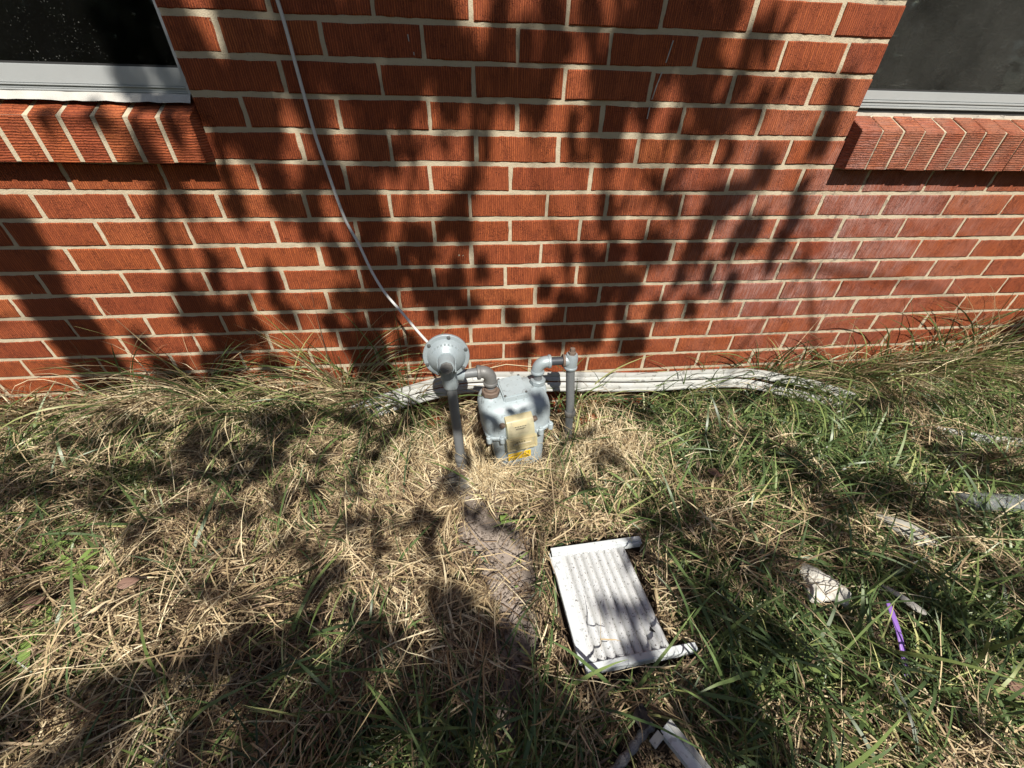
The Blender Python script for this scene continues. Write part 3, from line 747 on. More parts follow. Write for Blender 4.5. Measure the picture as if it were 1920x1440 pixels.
# dribbles of white paint down the bricks
for dl in DRIPS:
    bm = bmesh.new(); n_ = len(dl)
    for (xa, za), (xb, zb2) in zip(dl, dl[1:]):
        w_ = 0.0011
        v_ = [bm.verts.new(p) for p in ((xa - w_, -0.0056, za), (xa + w_, -0.0056, za), (xb + w_ * 0.8, -0.0056, zb2), (xb - w_ * 0.8, -0.0056, zb2), (xa - w_, -0.002, za), (xa + w_, -0.002, za), (xb + w_ * 0.8, -0.002, zb2), (xb - w_ * 0.8, -0.002, zb2))]
        for f_ in ((0, 1, 2, 3), (0, 4, 5, 1), (1, 5, 6, 2), (2, 6, 7, 3), (3, 7, 4, 0)): bm.faces.new([v_[q] for q in f_])
    obj("paint_drip", bm, M['caulk'], house)
# sills: bricks on edge, sloping outwards
def sill(x0, x1, pitch, jt, dirn, name_lab, zf=0.8565, zt=0.9490, zb=0.9725):
    bm = bmesh.new()
    xa, xb = min(x0, x1), max(x0, x1)
    pr = [(-0.0392, zf + 0.0012), (-0.0392, zt - 0.0030), (0.02, zb + 0.004), (0.07, zb + 0.018), (0.07, zf + 0.003)]
    r0 = [bm.verts.new((xa + 0.003, y, z)) for y, z in pr]; r1 = [bm.verts.new((xb - 0.003, y, z)) for y, z in pr]
    for i in range(5): bm.faces.new((r0[i], r0[(i + 1) % 5], r1[(i + 1) % 5], r1[i]))
    bm.faces.new(r0[::-1]); bm.faces.new(r1)
    s = obj("window_sill", bm, M['mortar'], house)
    s["label"] = name_lab
    n = int(abs(x1 - x0) / pitch)
    for i in range(n):
        a = x0 + dirn * (i * pitch + (0.0 if i == 0 else jt / 2)); b = x0 + dirn * ((i + 1) * pitch - jt / 2)
        a, b = min(a, b), max(a, b)
        bm = bmesh.new()
        e = lambda s_=0.0012: rb.uniform(-s_, s_)
        w0, w1 = a + e(0.0008), b + e(0.0008)
        dz = e(0.0015); yf = -0.0422 + e(0.0014)
        pf = [(yf, zf + dz), (yf, zt + dz - 0.004), (yf + 0.004, zt + dz), (0.02, zb + dz + 0.0075), (0.02, zf + dz)]
        q0 = [bm.verts.new((w0 + e(0.0007), y, z)) for y, z in pf]; q1 = [bm.verts.new((w1 + e(0.0007), y, z)) for y, z in pf]
        for k in range(5): bm.faces.new((q0[k], q0[(k + 1) % 5], q1[(k + 1) % 5], q1[k]))
        bm.faces.new(q0[::-1]); bm.faces.new(q1)
        bmesh.ops.bevel(bm, geom=[ed for ed in bm.edges], offset=0.0016, segments=1, affect='EDGES')
        obj("brick", bm, M['sill_brick'], s)
sill(-0.6175, -1.93, 0.0672, 0.0105, -1, "clean brick sill under the left window")
sill(1.0475, 2.33, 0.0625, 0.0062, 1, "grimy brick sill under the right window", zf=0.8535, zt=0.9475, zb=0.9690)

# windows
def window(x0, x1, yf, lab, gmat, rail, capl, caulk_z, cmat='caulk', gap=None):
    bm = bmesh.new()
    zb = caulk_z[1]
    bm_box(bm, x0, x1, yf, yf + 0.03, 2.02, 2.05)
    bm_box(bm, x0, x0 + capl[0], yf - 0.001, yf + 0.03, zb, 2.02); bm_box(bm, x1 - capl[1], x1, yf - 0.001, yf + 0.03, zb, 2.02)
    w = obj("window", bm, M['alu'], house); w["label"] = lab
    bm = bmesh.new()
    for (za, zc_, dy) in rail:
        bm_box(bm, x0 + capl[0] + 0.0005, x1 - capl[1] - 0.0005, yf + dy, yf + 0.03, za, zc_, 0.0012)
    obj("bottom_rail", bm, M['alu'], w)
    bm = bmesh.new(); bm_box(bm, x0 + capl[0] + 0.001, x1 - capl[1] - 0.001, yf + 0.013, yf + 0.019, rail[-1][1] - 0.001, 2.019)
    obj("pane", bm, gmat, w)
    bm = bmesh.new(); bm_box(bm, x0 + capl[0] + 0.001, x1 - capl[1] - 0.001, yf + 0.008, yf + 0.0125, rail[-1][1] + 0.0002, rail[-1][1] + 0.004)
    obj("gasket", bm, M['gasket'], w)
    bm = bmesh.new()
    n = 60
    xs = [x0 + (x1 - x0) * i / n for i in range(n + 1)]
    top = [bm.verts.new((x, yf - 0.004 + rb.uniform(-0.001, 0.001), caulk_z[1] + rb.uniform(-0.001, 0.0005))) for x in xs]
    bot = [bm.verts.new((x, yf - 0.018 + rb.uniform(-0.004, 0.002), caulk_z[0] + rb.uniform(-0.0015, 0.001))) for x in xs]
    bak = [bm.verts.new((x, yf + 0.02, caulk_z[1])) for x in xs]
    for i in range(n):
        bm.faces.new((bot[i], bot[i + 1], top[i + 1], top[i])); bm.faces.new((top[i], top[i + 1], bak[i + 1], bak[i]))
    obj("caulk_bead", bm, M[cmat], w)
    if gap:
        bm = bmesh.new(); bm_box(bm, x0, x1, yf + 0.006, yf + 0.03, gap[0], gap[1]); obj("shadow_strip", bm, M['gasket'], w)  # black strip paints the shadow line under the rail
    return w
window(-1.93, XL - 0.0005, 0.004, "left aluminium window with dark glass", M['glass_l'],
       [(0.9895, 0.9935, 0.0), (0.9938, 0.9985, 0.004), (0.9988, 1.0025, 0.001), (1.0028, 1.036, 0.005)], (0.03, 0.0065), (0.9735, 0.9893))
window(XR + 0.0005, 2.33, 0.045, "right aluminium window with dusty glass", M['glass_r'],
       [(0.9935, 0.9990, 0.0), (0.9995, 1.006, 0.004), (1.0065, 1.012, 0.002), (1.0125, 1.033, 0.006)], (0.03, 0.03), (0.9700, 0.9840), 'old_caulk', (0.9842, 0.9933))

# ------------------------------------------------------------------ gas meter set
gm = thing("gas_meter", "grey blue gas meter with disc regulator and pipes by the brick wall", "gas meter", (0.12, -0.225, 0.0))
gm_i = Matrix.Translation((-0.12, 0.225, 0.0))
MY = Matrix.Translation((0.131, -0.226, 0.0)) @ Matrix.Rotation(R(9), 4, 'Z') @ Matrix.Rotation(R(-5.0), 4, 'Y')

IXM = Matrix.Translation((-0.006, 0.003, 0.055)) @ Matrix.Diagonal((1.12, 1.0, 0.92, 1.0))
def gobj(name, bm, mat, parent=None, auto=35, local=False):
    """geometry given in world space (or in the meter's own turned frame), stored relative to the meter's base"""
    m = gm_i @ MY if local else gm_i
    if local == 'ix': m = m @ IXM
    bmesh.ops.transform(bm, matrix=m, verts=bm.verts[:])
    return obj(name, bm, mat, parent or gm, auto=auto)

bm = bmesh.new()
bm_loft(bm, [srect(0.080, 0.060, -0.03), srect(0.082, 0.062, 0.02), srect(0.091, 0.069, 0.135), srect(0.093, 0.071, 0.166)])
lower = gobj("lower_case", bm, M['paint'], local=True)
bm = bmesh.new()
bm_loft(bm, [srect(0.098, 0.077, 0.162, e=4.2), srect(0.107, 0.085, 0.164, e=4.2), srect(0.107, 0.085, 0.171, e=4.2), srect(0.104, 0.081, 0.174, e=4.2),
             srect(0.108, 0.080, 0.200, e=4.4), srect(0.108, 0.079, 0.232, e=4.4), srect(0.105, 0.075, 0.252, e=4.2), srect(0.098, 0.067, 0.267, e=4.0, cy=0.003), srect(0.086, 0.056, 0.2755, e=3.6, cy=0.006), srect(0.05, 0.03, 0.2785, cy=0.008)])
upper = gobj("upper_case", bm, M['paint'], local=True, auto=50)
bm = bmesh.new()           # raised valve cover between the two spuds
bm_box(bm, -0.036, 0.040, -0.046, 0.054, 0.262, 0.2955, 0.004)
cover = gobj("valve_cover", bm, M['paint'], upper, local=True)
for sx, sy in ((-0.030, -0.040), (0.034, -0.040), (-0.030, 0.048), (0.034, 0.048)):
    bm = bmesh.new(); bm_lathe(bm, [(0, 0.0038), (0.0025, 0.0038), (0.0035, 0.002)], (sx, sy, 0.2945), (0, 0, 1), 10)
    gobj("screw", bm, M['bolt'], cover, local=True)
bm = bmesh.new()           # front panel that carries the index
bm_loft(bm, [[(-0.048, -0.060, 0.06), (0.048, -0.060, 0.06), (0.048, -0.078, 0.06), (-0.048, -0.078, 0.06)],
             [(-0.050, -0.060, 0.165), (0.050, -0.060, 0.165), (0.050, -0.0885, 0.165), (-0.050, -0.0885, 0.165)],
             [(-0.046, -0.060, 0.215), (0.046, -0.060, 0.215), (0.046, -0.086, 0.215), (-0.046, -0.086, 0.215)],
             [(-0.042, -0.060, 0.232), (0.042, -0.060, 0.232), (0.042, -0.074, 0.232), (-0.042, -0.074, 0.232)]])
bmesh.ops.bevel(bm, geom=bm.edges[:], offset=0.003, segments=2, affect='EDGES')
gobj("index_mount", bm, M['paint'], upper, local=True)
for a in (-0.098, -0.060, 0.062, 0.098):
    y = -0.0845 * (1 - (abs(a) / 0.118) ** 3.6) ** (1 / 3.6) - 0.002
    bm = bmesh.new(); bm_lathe(bm, [(-0.010, 0.0085), (0.0, 0.0085), (0.010, 0.0085), (0.012, 0.005), (0.016, 0.0048), (0.017, 0.003)], (a, y, 0.166), (0, 0, 1), 10)
    gobj("lug", bm, M['paint'], upper, local=True)
# index box
def index_profile(s):
    return [(-0.084, 0.098), (-0.110 * s + 0.004 * (s - 1), 0.098), (-0.1185 * s, 0.104), (-0.1190 * s, 0.140), (-0.1165 * s, 0.166), (-0.1135, 0.190), (-0.107, 0.205), (-0.098, 0.213), (-0.084, 0.216)]
bm = bmesh.new()
pr = index_profile(1.0)
a = [bm.verts.new((-0.036, y, z)) for y, z in pr]; b = [bm.verts.new((0.036, y, z)) for y, z in pr]
n = len(pr)
for i in range(n): bm.faces.new((a[i], a[(i + 1) % n], b[(i + 1) % n], b[i]))
bm.faces.new(a[::-1]); bm.faces.new(b)
bmesh.ops.bevel(bm, geom=[e for e in bm.edges if e.calc_face_angle(0) > 0.5], offset=0.004, segments=2, affect='EDGES')
ix = gobj("index_cover", bm, M['index'], local='ix', auto=40)
bm = bmesh.new()           # raised window frame of the cover
for x0, x1, z0, z1, yy in ((-0.0415, 0.0415, 0.0945, 0.100, -0.1215), (-0.0415, -0.035, 0.100, 0.145, -0.1215), (0.035, 0.0415, 0.100, 0.145, -0.1215), (-0.035, 0.035, 0.139, 0.1445, -0.1215)):
    bm_box(bm, x0, x1, yy, yy + 0.012, z0, z1, 0.0015)
gobj("index_frame", bm, M['index'], ix, local='ix')
bm = bmesh.new(); bm_box(bm, -0.031, 0.031, -0.108, -0.105, 0.103, 0.138); 
gobj("faceplate", bm, M['faceplate'], ix, local='ix')
bm = bmesh.new(); bm_box(bm, -0.028, 0.028, -0.104, -0.086, 0.146, 0.176, 0.004)
gobj("counter", bm, M['counter'], ix, local='ix')
bm = bmesh.new(); bm_box(bm, -0.020, 0.020, -0.104, -0.090, 0.180, 0.202, 0.003)
gobj("faceplate", bm, M['faceplate'], ix, local='ix')
bm = bmesh.new()
bm_box(bm, -0.024, 0.024, -0.1215, -0.1195, 0.1225, 0.1235)
gobj("print_line", bm, M['faceplate'], ix, local='ix')
for sx in (-0.045, 0.043):
    bm = bmesh.new(); bm_lathe(bm, [(0, 0.0075), (0.010, 0.0075), (0.012, 0.0055), (0.0125, 0.002)], (sx, -0.088, 0.190), (0, -1, 0), 14)
    gobj("seal_cup", bm, M['rust'], ix, local='ix')

def text_bm(s, size, mat4, extrude=0.0003):
    cu = bpy.data.curves.new("t", 'FONT'); cu.body = s; cu.size = size; cu.extrude = extrude; cu.align_x = 'CENTER'; cu.align_y = 'CENTER'
    o = bpy.data.objects.new("t", cu); C.objects.link(o)
    dg = bpy.context.evaluated_depsgraph_get(); dg.update()
    me = bpy.data.meshes.new_from_object(o.evaluated_get(dg))
    bm = bmesh.new(); bm.from_mesh(me); bpy.data.objects.remove(o); bpy.data.meshes.remove(me); bpy.data.curves.remove(cu)
    bmesh.ops.transform(bm, matrix=mat4, verts=bm.verts[:])
    return bm
FRONT = Matrix.Rotation(R(90), 4, 'X')
bm = text_bm("0 0 0 0", 0.0085, Matrix.Translation((-0.004, -0.1198, 0.1290)) @ FRONT); gobj("digits", bm, M['ink'], ix, auto=None, local='ix')
bm = bmesh.new()
for i in range(5): bm_box(bm, -0.016 + 0.0065 * i, -0.0115 + 0.0065 * i, -0.1148, -0.1135, 0.1905, 0.1915)
for i in range(3): bm_box(bm, -0.014, 0.012 - 0.004 * i, -0.1150, -0.1135, 0.183 - 0.003 * i, 0.184 - 0.003 * i)
gobj("print", bm, M['ink'], ix, auto=None, local='ix')
# sticker on the lower front (follows the panel's slope)
SLOPE = math.atan2(0.0105, 0.105)
LAB = Matrix.Translation((-0.010, -0.0816, 0.0790)) @ Matrix.Rotation(SLOPE, 4, 'X')
bm = bmesh.new(); bm_box(bm, -0.037, 0.037, -0.0012, 0.0006, -0.0155, 0.0155, 0.0, LAB)
lab = gobj("warning_sticker", bm, M['label'], lower, auto=None, local=True)
bm = text_bm("811", 0.017, LAB @ Matrix.Translation((0.020, -0.0014, 0.0055)) @ FRONT)
for i, (w, z) in enumerate(((0.012, -0.0045), (0.014, -0.0080), (0.010, -0.0110))):
    bm_box(bm, 0.020 - w, 0.020 + w, -0.0017, -0.0011, z - 0.0007, z + 0.0007, 0, LAB)
for w, z in ((0.016, 0.0065), (0.012, 0.0030)): bm_box(bm, -0.020, -0.020 + w, -0.0017, -0.0011, z - 0.0006, z + 0.0006, 0, LAB)
for w, z in ((0.030, -0.0055), (0.026, -0.0088), (0.030, -0.0120)): bm_box(bm, -0.033, -0.033 + w, -0.0017, -0.0011, z - 0.0006, z + 0.0006, 0, LAB)
for i in range(6):          # small hooked mark
    t0 = R(20 + i * 30); bm_box(bm, -0.029 + 0.005 * math.cos(t0) - 0.0014, -0.029 + 0.005 * math.cos(t0) + 0.0014, -0.0017, -0.0011, 0.004 + 0.005 * math.sin(t0) - 0.0014, 0.004 + 0.005 * math.sin(t0) + 0.0014, 0, LAB)
gobj("print", bm, M['ink'], lab, auto=None, local=True)

# spuds, nuts, elbows and pipes (world space)
def nut(p, r, h, mat, parent, name="union_nut", seg=8):
    bm = bmesh.new(); bm_lathe(bm, [(-h/2, r * 0.9), (-h/2 + 0.002, r), (h/2 - 0.002, r), (h/2, r * 0.9)], p, (0, 0, 1), seg)
    return gobj(name, bm, mat, parent, auto=30)
def ring(p, axis, r, h, mat, parent, name="collar"):
    bm = bmesh.new(); bm_lathe(bm, [(-h/2, r * 0.93), (-h/2 + 0.002, r), (h/2 - 0.002, r), (h/2, r * 0.93)], p, axis, 20)
    return gobj(name, bm, mat, parent, auto=40)
def arc(c, a, b, r, n=8):
    """quarter bend round centre c from direction a to direction b"""
    c, a, b = Vector(c), Vector(a), Vector(b)
    return [c + a * (r * math.cos(t)) + b * (r * math.sin(t)) for t in (math.pi / 2 * i / n for i in range(n + 1))]

Lc, Rc = Vector((0.041, -0.249, 0.0)), Vector((0.190, -0.2035, 0.0))
bm = bmesh.new(); bm_lathe(bm, [(0.255, 0.030), (0.272, 0.027), (0.279, 0.020), (0.29, 0.019)], (Lc.x, Lc.y, 0), (0, 0, 1), 24); gobj("inlet_boss", bm, M['paint'], upper)
bm = bmesh.new(); bm_lathe(bm, [(0.255, 0.030), (0.272, 0.027), (0.279, 0.020), (0.29, 0.019)], (Rc.x, Rc.y, 0), (0, 0, 1), 24); gobj("outlet_boss", bm, M['paint'], upper)
# inlet side: regulator -> short nipple -> elbow -> meter
bm = bmesh.new(); bm_tube(bm, [(-0.045, -0.262, 0.368), (0.012, -0.252, 0.366)], 0.0135, 16)
inlet = gobj("inlet_pipe", bm, M['pipe'])
bm = bmesh.new()
pts = [(0.006, -0.2535, 0.366)] + [tuple(p) for p in arc((0.014, -0.250, 0.338), (0, 0, 1), (0.965, 0.02, 0), 0.0275)] + [(0.041, -0.249, 0.326)]
bm_tube(bm, pts, 0.0185, 18); gobj("elbow", bm, M['fitting'], inlet)
ring((0.041, -0.249, 0.325), (0, 0, 1), 0.0215, 0.010, M['fitting'], inlet)
ring((0.007, -0.2535, 0.366), (1, 0.1, 0), 0.0215, 0.010, M['fitting'], inlet)
bm = bmesh.new(); bm_tube(bm, [(0.041, -0.249, 0.325), (0.041, -0.249, 0.285)], 0.0135, 16); gobj("nipple", bm, M['pipe'], inlet)
nut((0.041, -0.249, 0.292), 0.027, 0.017, M['rust'], inlet)
ring((0.041, -0.249, 0.304), (0, 0, 1), 0.0195, 0.008, M['rust'], inlet)
# outlet side: meter -> elbow -> dark nipple -> tee -> drop
bm = bmesh.new(); bm_tube(bm, [tuple(Rc + Vector((0, 0, 0.282))), tuple(Rc + Vector((-0.002, 0, 0.330)))], 0.0130, 16)
outlet = gobj("outlet_pipe", bm, M['pipe'])
nut((Rc.x, Rc.y, 0.291), 0.024, 0.016, M['cast'], outlet)
bm = bmesh.new()
pts = [(0.187, -0.2035, 0.326)] + [tuple(p) for p in arc((0.2135, -0.2025, 0.333), (-1, 0, 0), (0, 0, 1), 0.0270)] + [(0.222, -0.202, 0.360)]
bm_tube(bm, pts, 0.0180, 18); gobj("elbow", bm, M['cast'], outlet)
ring((0.187, -0.2035, 0.326), (0, 0, 1), 0.0210, 0.009, M['cast'], outlet)
ring((0.221, -0.202, 0.360), (1, 0, 0), 0.0210, 0.009, M['cast'], outlet)
bm = bmesh.new(); bm_tube(bm, [(0.222, -0.202, 0.360), (0.268, -0.200, 0.360)], 0.0130, 16); gobj("nipple", bm, M['black_pipe'], outlet)
bm = bmesh.new(); bm_tube(bm, [(0.262, -0.200, 0.360), (0.290, -0.200, 0.360)], 0.0180, 18); bm_tube(bm, [(0.289, -0.200, 0.334), (0.289, -0.200, 0.350), (0.289, -0.200, 0.372), (0.289, -0.200, 0.382)], [0.0185, 0.0195, 0.0195, 0.0165], 18)
tee = gobj("tee", bm, M['cast'], outlet)
ring((0.265, -0.200, 0.360), (1, 0, 0), 0.0205, 0.007, M['rust'], tee)
ring((0.289, -0.200, 0.336), (0, 0, 1), 0.0212, 0.009, M['cast'], tee)
bm = bmesh.new(); bm_lathe(bm, [(0, 0.012), (0.010, 0.012), (0.011, 0.0085), (0.022, 0.0080), (0.023, 0.006)], (0.289, -0.200, 0.380), (0, 0, 1), 6); gobj("plug", bm, M['rust'], tee)
bm = bmesh.new(); bm_tube(bm, [(0.289, -0.200, 0.336), (0.305, -0.199, 0.18), (0.314, -0.197, 0.02), (0.316, -0.197, -0.05)], 0.0140, 16)
drop = gobj("drop_pipe", bm, M['pipe'])
ring((0.3085, -0.1985, 0.150), (0.09, 0, -1), 0.0185, 0.020, M['fitting'], drop)
# riser
bm = bmesh.new(); bm_tube(bm, [(-0.056, -0.318, -0.05), (-0.058, -0.314, 0.06), (-0.069, -0.298, 0.350)], 0.0142, 18)
riser = gobj("riser_pipe", bm, M['pipe'])
ring((-0.0588, -0.3125, 0.088), (-0.035, 0.05, 1), 0.0195, 0.022, M['fitting'], riser)
ring((-0.0583, -0.3135, 0.068), (-0.035, 0.05, 1), 0.0172, 0.012, M['fitting'], riser)
ring((-0.057, -0.316, 0.045), (-0.035, 0.05, 1), 0.0200, 0.012, M['rust'], riser, "valve_nut")
ring((-0.0565, -0.317, 0.032), (-0.035, 0.05, 1), 0.0235, 0.012, M['rust'], riser, "valve_nut")
# regulator: disc facing out from the wall, spring tower, vent neck
RC = Vector((-0.0755, -0.287, 0.446))
AX = Vector((0.05, -1.0, 0.10)).normalized()
bm = bmesh.new()
bm_lathe(bm, [(-0.034, 0.012), (-0.030, 0.030), (-0.012, 0.052), (-0.006, 0.0585), (-0.004, 0.0605), (0.004, 0.0605), (0.0055, 0.0590), (0.0058, 0.0500), (0.010, 0.0480), (0.020, 0.0395), (0.029, 0.0290), (0.033, 0.0245)], RC, AX, 48)
reg = gobj("regulator", bm, M['cast'], auto=30)
bm = bmesh.new()
bm_lathe(bm, [(0.020, 0.0245), (0.034, 0.0225), (0.064, 0.0205), (0.068, 0.0195), (0.0685, 0.0165)], RC, AX, 32)
tower = gobj("spring_tower", bm, M['cast'], reg, auto=40)
bm = bmesh.new(); bm_lathe(bm, [(0.066, 0.0165), (0.073, 0.0162), (0.0745, 0.0150), (0.0747, 0.004), (0.0735, 0.003)], RC, AX, 8); gobj("tower_cap", bm, M['fitting'], reg, auto=30)
side = AX.cross(Vector((0, 0, 1))).normalized(); upv = side.cross(AX).normalized()
for k in range(6):
    t = R(30 + 60 * k + 10); p = RC + AX * 0.0055 + (side * math.cos(t) + upv * math.sin(t)) * 0.0545
    bm = bmesh.new(); bm_lathe(bm, [(-0.012, 0.0032), (0.0, 0.0032), (0.0004, 0.0052), (0.0035, 0.0050), (0.0042, 0.003)], p, AX, 6); gobj("bolt", bm, M['bolt'], reg, auto=30)
for s_ in (-1, 1):            # ribs flanking the tower
    bm = bmesh.new()
    p0 = RC + side * (s_ * 0.0215)
    vs = [p0 + AX * 0.012 - upv * 0.002, p0 + AX * 0.064 - upv * 0.002, p0 + AX * 0.064 - upv * 0.016, p0 + AX * 0.010 - upv * 0.050]
    w_ = side * 0.002
    A_ = [bm.verts.new(v - w_) for v in vs]; B_ = [bm.verts.new(v + w_) for v in vs]
    for i in range(4): bm.faces.new((A_[i], A_[(i + 1) % 4], B_[(i + 1) % 4], B_[i]))
    bm.faces.new(A_[::-1]); bm.faces.new(B_)
    gobj("rib", bm, M['cast'], reg, auto=None)
bm = bmesh.new()              # body neck down to the riser
bm_loft(bm, [[(RC.x + a * 1.0, RC.y - 0.006 + b, RC.z - 0.030) for a, b, _ in srect(0.024, 0.026, 0, 24, 3)], [(RC.x + 0.003 + a, RC.y - 0.008 + b, RC.z - 0.062) for a, b, _ in srect(0.021, 0.023, 0, 24, 3)],
             [(RC.x + 0.005 + a, RC.y - 0.009 + b, RC.z - 0.088) for a, b, _ in srect(0.021, 0.021, 0, 24, 3)], [(RC.x + 0.006 + a, RC.y - 0.010 + b, RC.z - 0.094) for a, b, _ in srect(0.018, 0.018, 0, 24, 3)]])
gobj("body_neck", bm, M['cast'], reg, auto=40)
bm = bmesh.new(); bm_tube(bm, [(-0.072, -0.268, 0.378), (-0.036, -0.262, 0.369)], [0.021, 0.0205], 18); gobj("outlet_port", bm, M['cast'], reg, auto=40)
for k in range(9):            # raised casting marks round the dome
    t = R(35 + 13.5 * k); rr = 0.0405; p = RC + AX * 0.0205 + (side * math.cos(t) + upv * math.sin(t)) * rr
    bm = bmesh.new(); m_ = Matrix.Translation(p) @ AX.to_track_quat('Z', 'Y').to_matrix().to_4x4()
    bm_box(bm, -0.0022, 0.0022, -0.0030, 0.0030, -0.001, 0.0009, 0.0004, m_); gobj("casting_mark", bm, M['cast'], reg, auto=None)

# ------------------------------------------------------------------ cable
cab = [(-0.395, -0.010, 1.42), (-0.383, -0.0105, 1.26), (-0.3737, -0.0105, 1.149), (-0.3705, -0.0105, 1.111), (-0.3685, -0.0105, 1.053), (-0.3654, -0.011, 0.9839), (-0.3611, -0.014, 0.9145), (-0.3513, -0.018, 0.8424),
       (-0.3415, -0.022, 0.7767), (-0.3284, -0.03, 0.719), (-0.3049, -0.045, 0.6663), (-0.2779, -0.07, 0.5963), (-0.2454, -0.10, 0.5449), (-0.1968, -0.15, 0.5057), (-0.1584, -0.20, 0.4806), (-0.1209, -0.26, 0.4696), (-0.098, -0.278, 0.455)]
def smooth_path(P, n=6):
    P = [Vector(p) for p in P]; out = []
    for i in range(len(P) - 1):
        a, b, c, d = P[max(i - 1, 0)], P[i], P[i + 1], P[min(i + 2, len(P) - 1)]
        for k in range(n):
            t = k / n
            out.append(0.5 * ((2 * b) + (c - a) * t + (2 * a - 5 * b + 4 * c - d) * t * t + (3 * b - a - 3 * c + d) * t ** 3))
    out.append(P[-1]); return out
bm = bmesh.new(); bm_tube(bm, smooth_path(cab), 0.0038, 10)
tag(obj("cable", bm, M['cable'], smooth=True), "thin white cable hanging down the bricks to the round regulator", "cable")

# ------------------------------------------------------------------ trim strip along the wall foot
tr = thing("trim_strip", "long bent white vinyl trim strip sagging along the foot of the wall", "trim strip", (-0.47, -0.08, 0.07))
t_up = [(-0.476, -0.083, 0.092), (-0.362, -0.080, 0.137), (-0.248, -0.072, 0.173), (-0.117, -0.066, 0.2045), (0.013, -0.060, 0.214), (0.321, -0.052, 0.194), (0.606, -0.052, 0.177), (0.815, -0.052, 0.178), (1.015, -0.062, 0.181), (1.13, -0.080, 0.166), (1.28, -0.100, 0.138), (1.42, -0.125, 0.100), (1.50, -0.14, 0.070)]
t_lo = [(-0.470, -0.096, 0.052), (-0.362, -0.094, 0.106), (-0.248, -0.086, 0.143), (-0.117, -0.080, 0.1735), (0.013, -0.074, 0.183), (0.321, -0.066, 0.163), (0.606, -0.066, 0.146), (0.815, -0.066, 0.147), (1.000, -0.078, 0.150), (1.155, -0.106, 0.124), (1.33, -0.138, 0.088), (1.503, -0.1945, 0.058), (1.585, -0.2465, 0.053), (1.657, -0.2815, 0.052), (1.758, -0.326, 0.052), (1.884, -0.364, 0.052), (2.2, -0.42, 0.05)]
profU = [(0.0, 0.017), (0.003, 0.0185), (0.008, 0.016), (0.009, 0.004), (0.0065, 0.001), (0.0085, -0.002), (0.010, -0.011), (0.0085, -0.0145), (0.0, -0.014)]
profL = [(0.0, 0.014), (0.006, 0.0145), (0.0085, 0.011), (0.0095, -0.004), (0.0075, -0.0065), (0.0095, -0.009), (0.010, -0.015), (0.007, -0.018), (0.0, -0.017)]
off = Vector((0.47, 0.08, -0.07))
for pth, prof, nm in ((t_up, profU, "upper_flange"), (t_lo, profL, "lower_flange")):
    pts = smooth_path(pth, 6)
    bm = bmesh.new()
    bm_sweep(bm, [p + off for p in pts], prof, [(0, 0.45, 1.0)] * len(pts))
    obj(nm, bm, M['trim'], tr, auto=50)

# ------------------------------------------------------------------ corrugated panel on the grass
pn = thing("corrugated_panel", "white framed corrugated plastic panel lying on the grass", "panel", (0.172, -0.620, 0.044), R(3.8))
pn.rotation_euler = (R(-1.5), R(1.0), R(3.8))
bm = bmesh.new()
nw, L0, L1 = 9, -0.012, -0.262
vs0, vs1 = [], []
for i in range(nw * 8 + 1):
    x = 0.018 + 0.180 * i / (nw * 8); zz = 0.0036 * math.sin(2 * math.pi * i / 8.0)
    zz = 0.0052 * (abs(math.sin(math.pi * i / 8.0)) ** 0.8 * 2 - 1)
    vs0.append((x, L0, zz)); vs1.append((x + 0.004 * i / (nw * 8), L1, zz))
t0 = [bm.verts.new((x, y, z + 0.0015)) for x, y, z in vs0]; t1 = [bm.verts.new((x, y, z + 0.0015)) for x, y, z in vs1]
u0 = [bm.verts.new((x, y, z - 0.0006)) for x, y, z in vs0]; u1 = [bm.verts.new((x, y, z - 0.0006)) for x, y, z in vs1]
k = len(t0)
for i in range(k - 1):
    bm.faces.new((t0[i], t0[i + 1], t1[i + 1], t1[i])); bm.faces.new((u0[i + 1], u0[i], u1[i], u1[i + 1]))
    bm.faces.new((t0[i], u0[i], u0[i + 1], t0[i + 1])); bm.faces.new((t1[i + 1], u1[i + 1], u1[i], t1[i]))
bm.faces.new((t0[0], t1[0], u1[0], u0[0])); bm.faces.new((t0[-1], u0[-1], u1[-1], t1[-1]))
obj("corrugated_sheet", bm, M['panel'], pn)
bm = bmesh.new(); bm_box(bm, 0.0, 0.247, -0.013, 0.001, 0.004, 0.0115, 0.0012); bm_box(bm, 0.0, 0.247, -0.020, -0.0132, 0.003, 0.0075, 0.001); bm_box(bm, 0.004, 0.245, -0.019, 0.000, -0.010, 0.0035, 0.001)
bm_box(bm, 0.004, 0.012, -0.0045, -0.0015, 0.0112, 0.0125, 0.0004)
obj("top_rail", bm, M['white'], pn, auto=30)
bm = bmesh.new(); bm_box(bm, -0.003, 0.0235, -0.258, -0.0205, 0.0040, 0.0062, 0.0008); bm_box(bm, -0.0032, 0.004, -0.2575, -0.021, -0.006, 0.0042, 0.0008); bm_box(bm, 0.0215, 0.0245, -0.258, -0.0205, 0.0055, 0.0078, 0.0006)
bm_box(bm, -0.006, -0.0033, -0.060, -0.010, -0.002, 0.0052, 0.0005)
obj("side_rail", bm, M['white'], pn, auto=30)
bm = bmesh.new(); m_ = Matrix.Translation((0.0, 0, 0)) @ Matrix.Rotation(R(0.6), 4, 'Z')
bm_box(bm, 0.003, 0.252, -0.2745, -0.2605, 0.001, 0.0085, 0.0012, m_); bm_box(bm, 0.0035, 0.2515, -0.2755, -0.2735, -0.014, 0.0065, 0.0008, m_); bm_box(bm, 0.004, 0.251, -0.273, -0.262, -0.012, 0.0005, 0.0008, m_)
obj("bottom_rail", bm, M['white'], pn, auto=30)
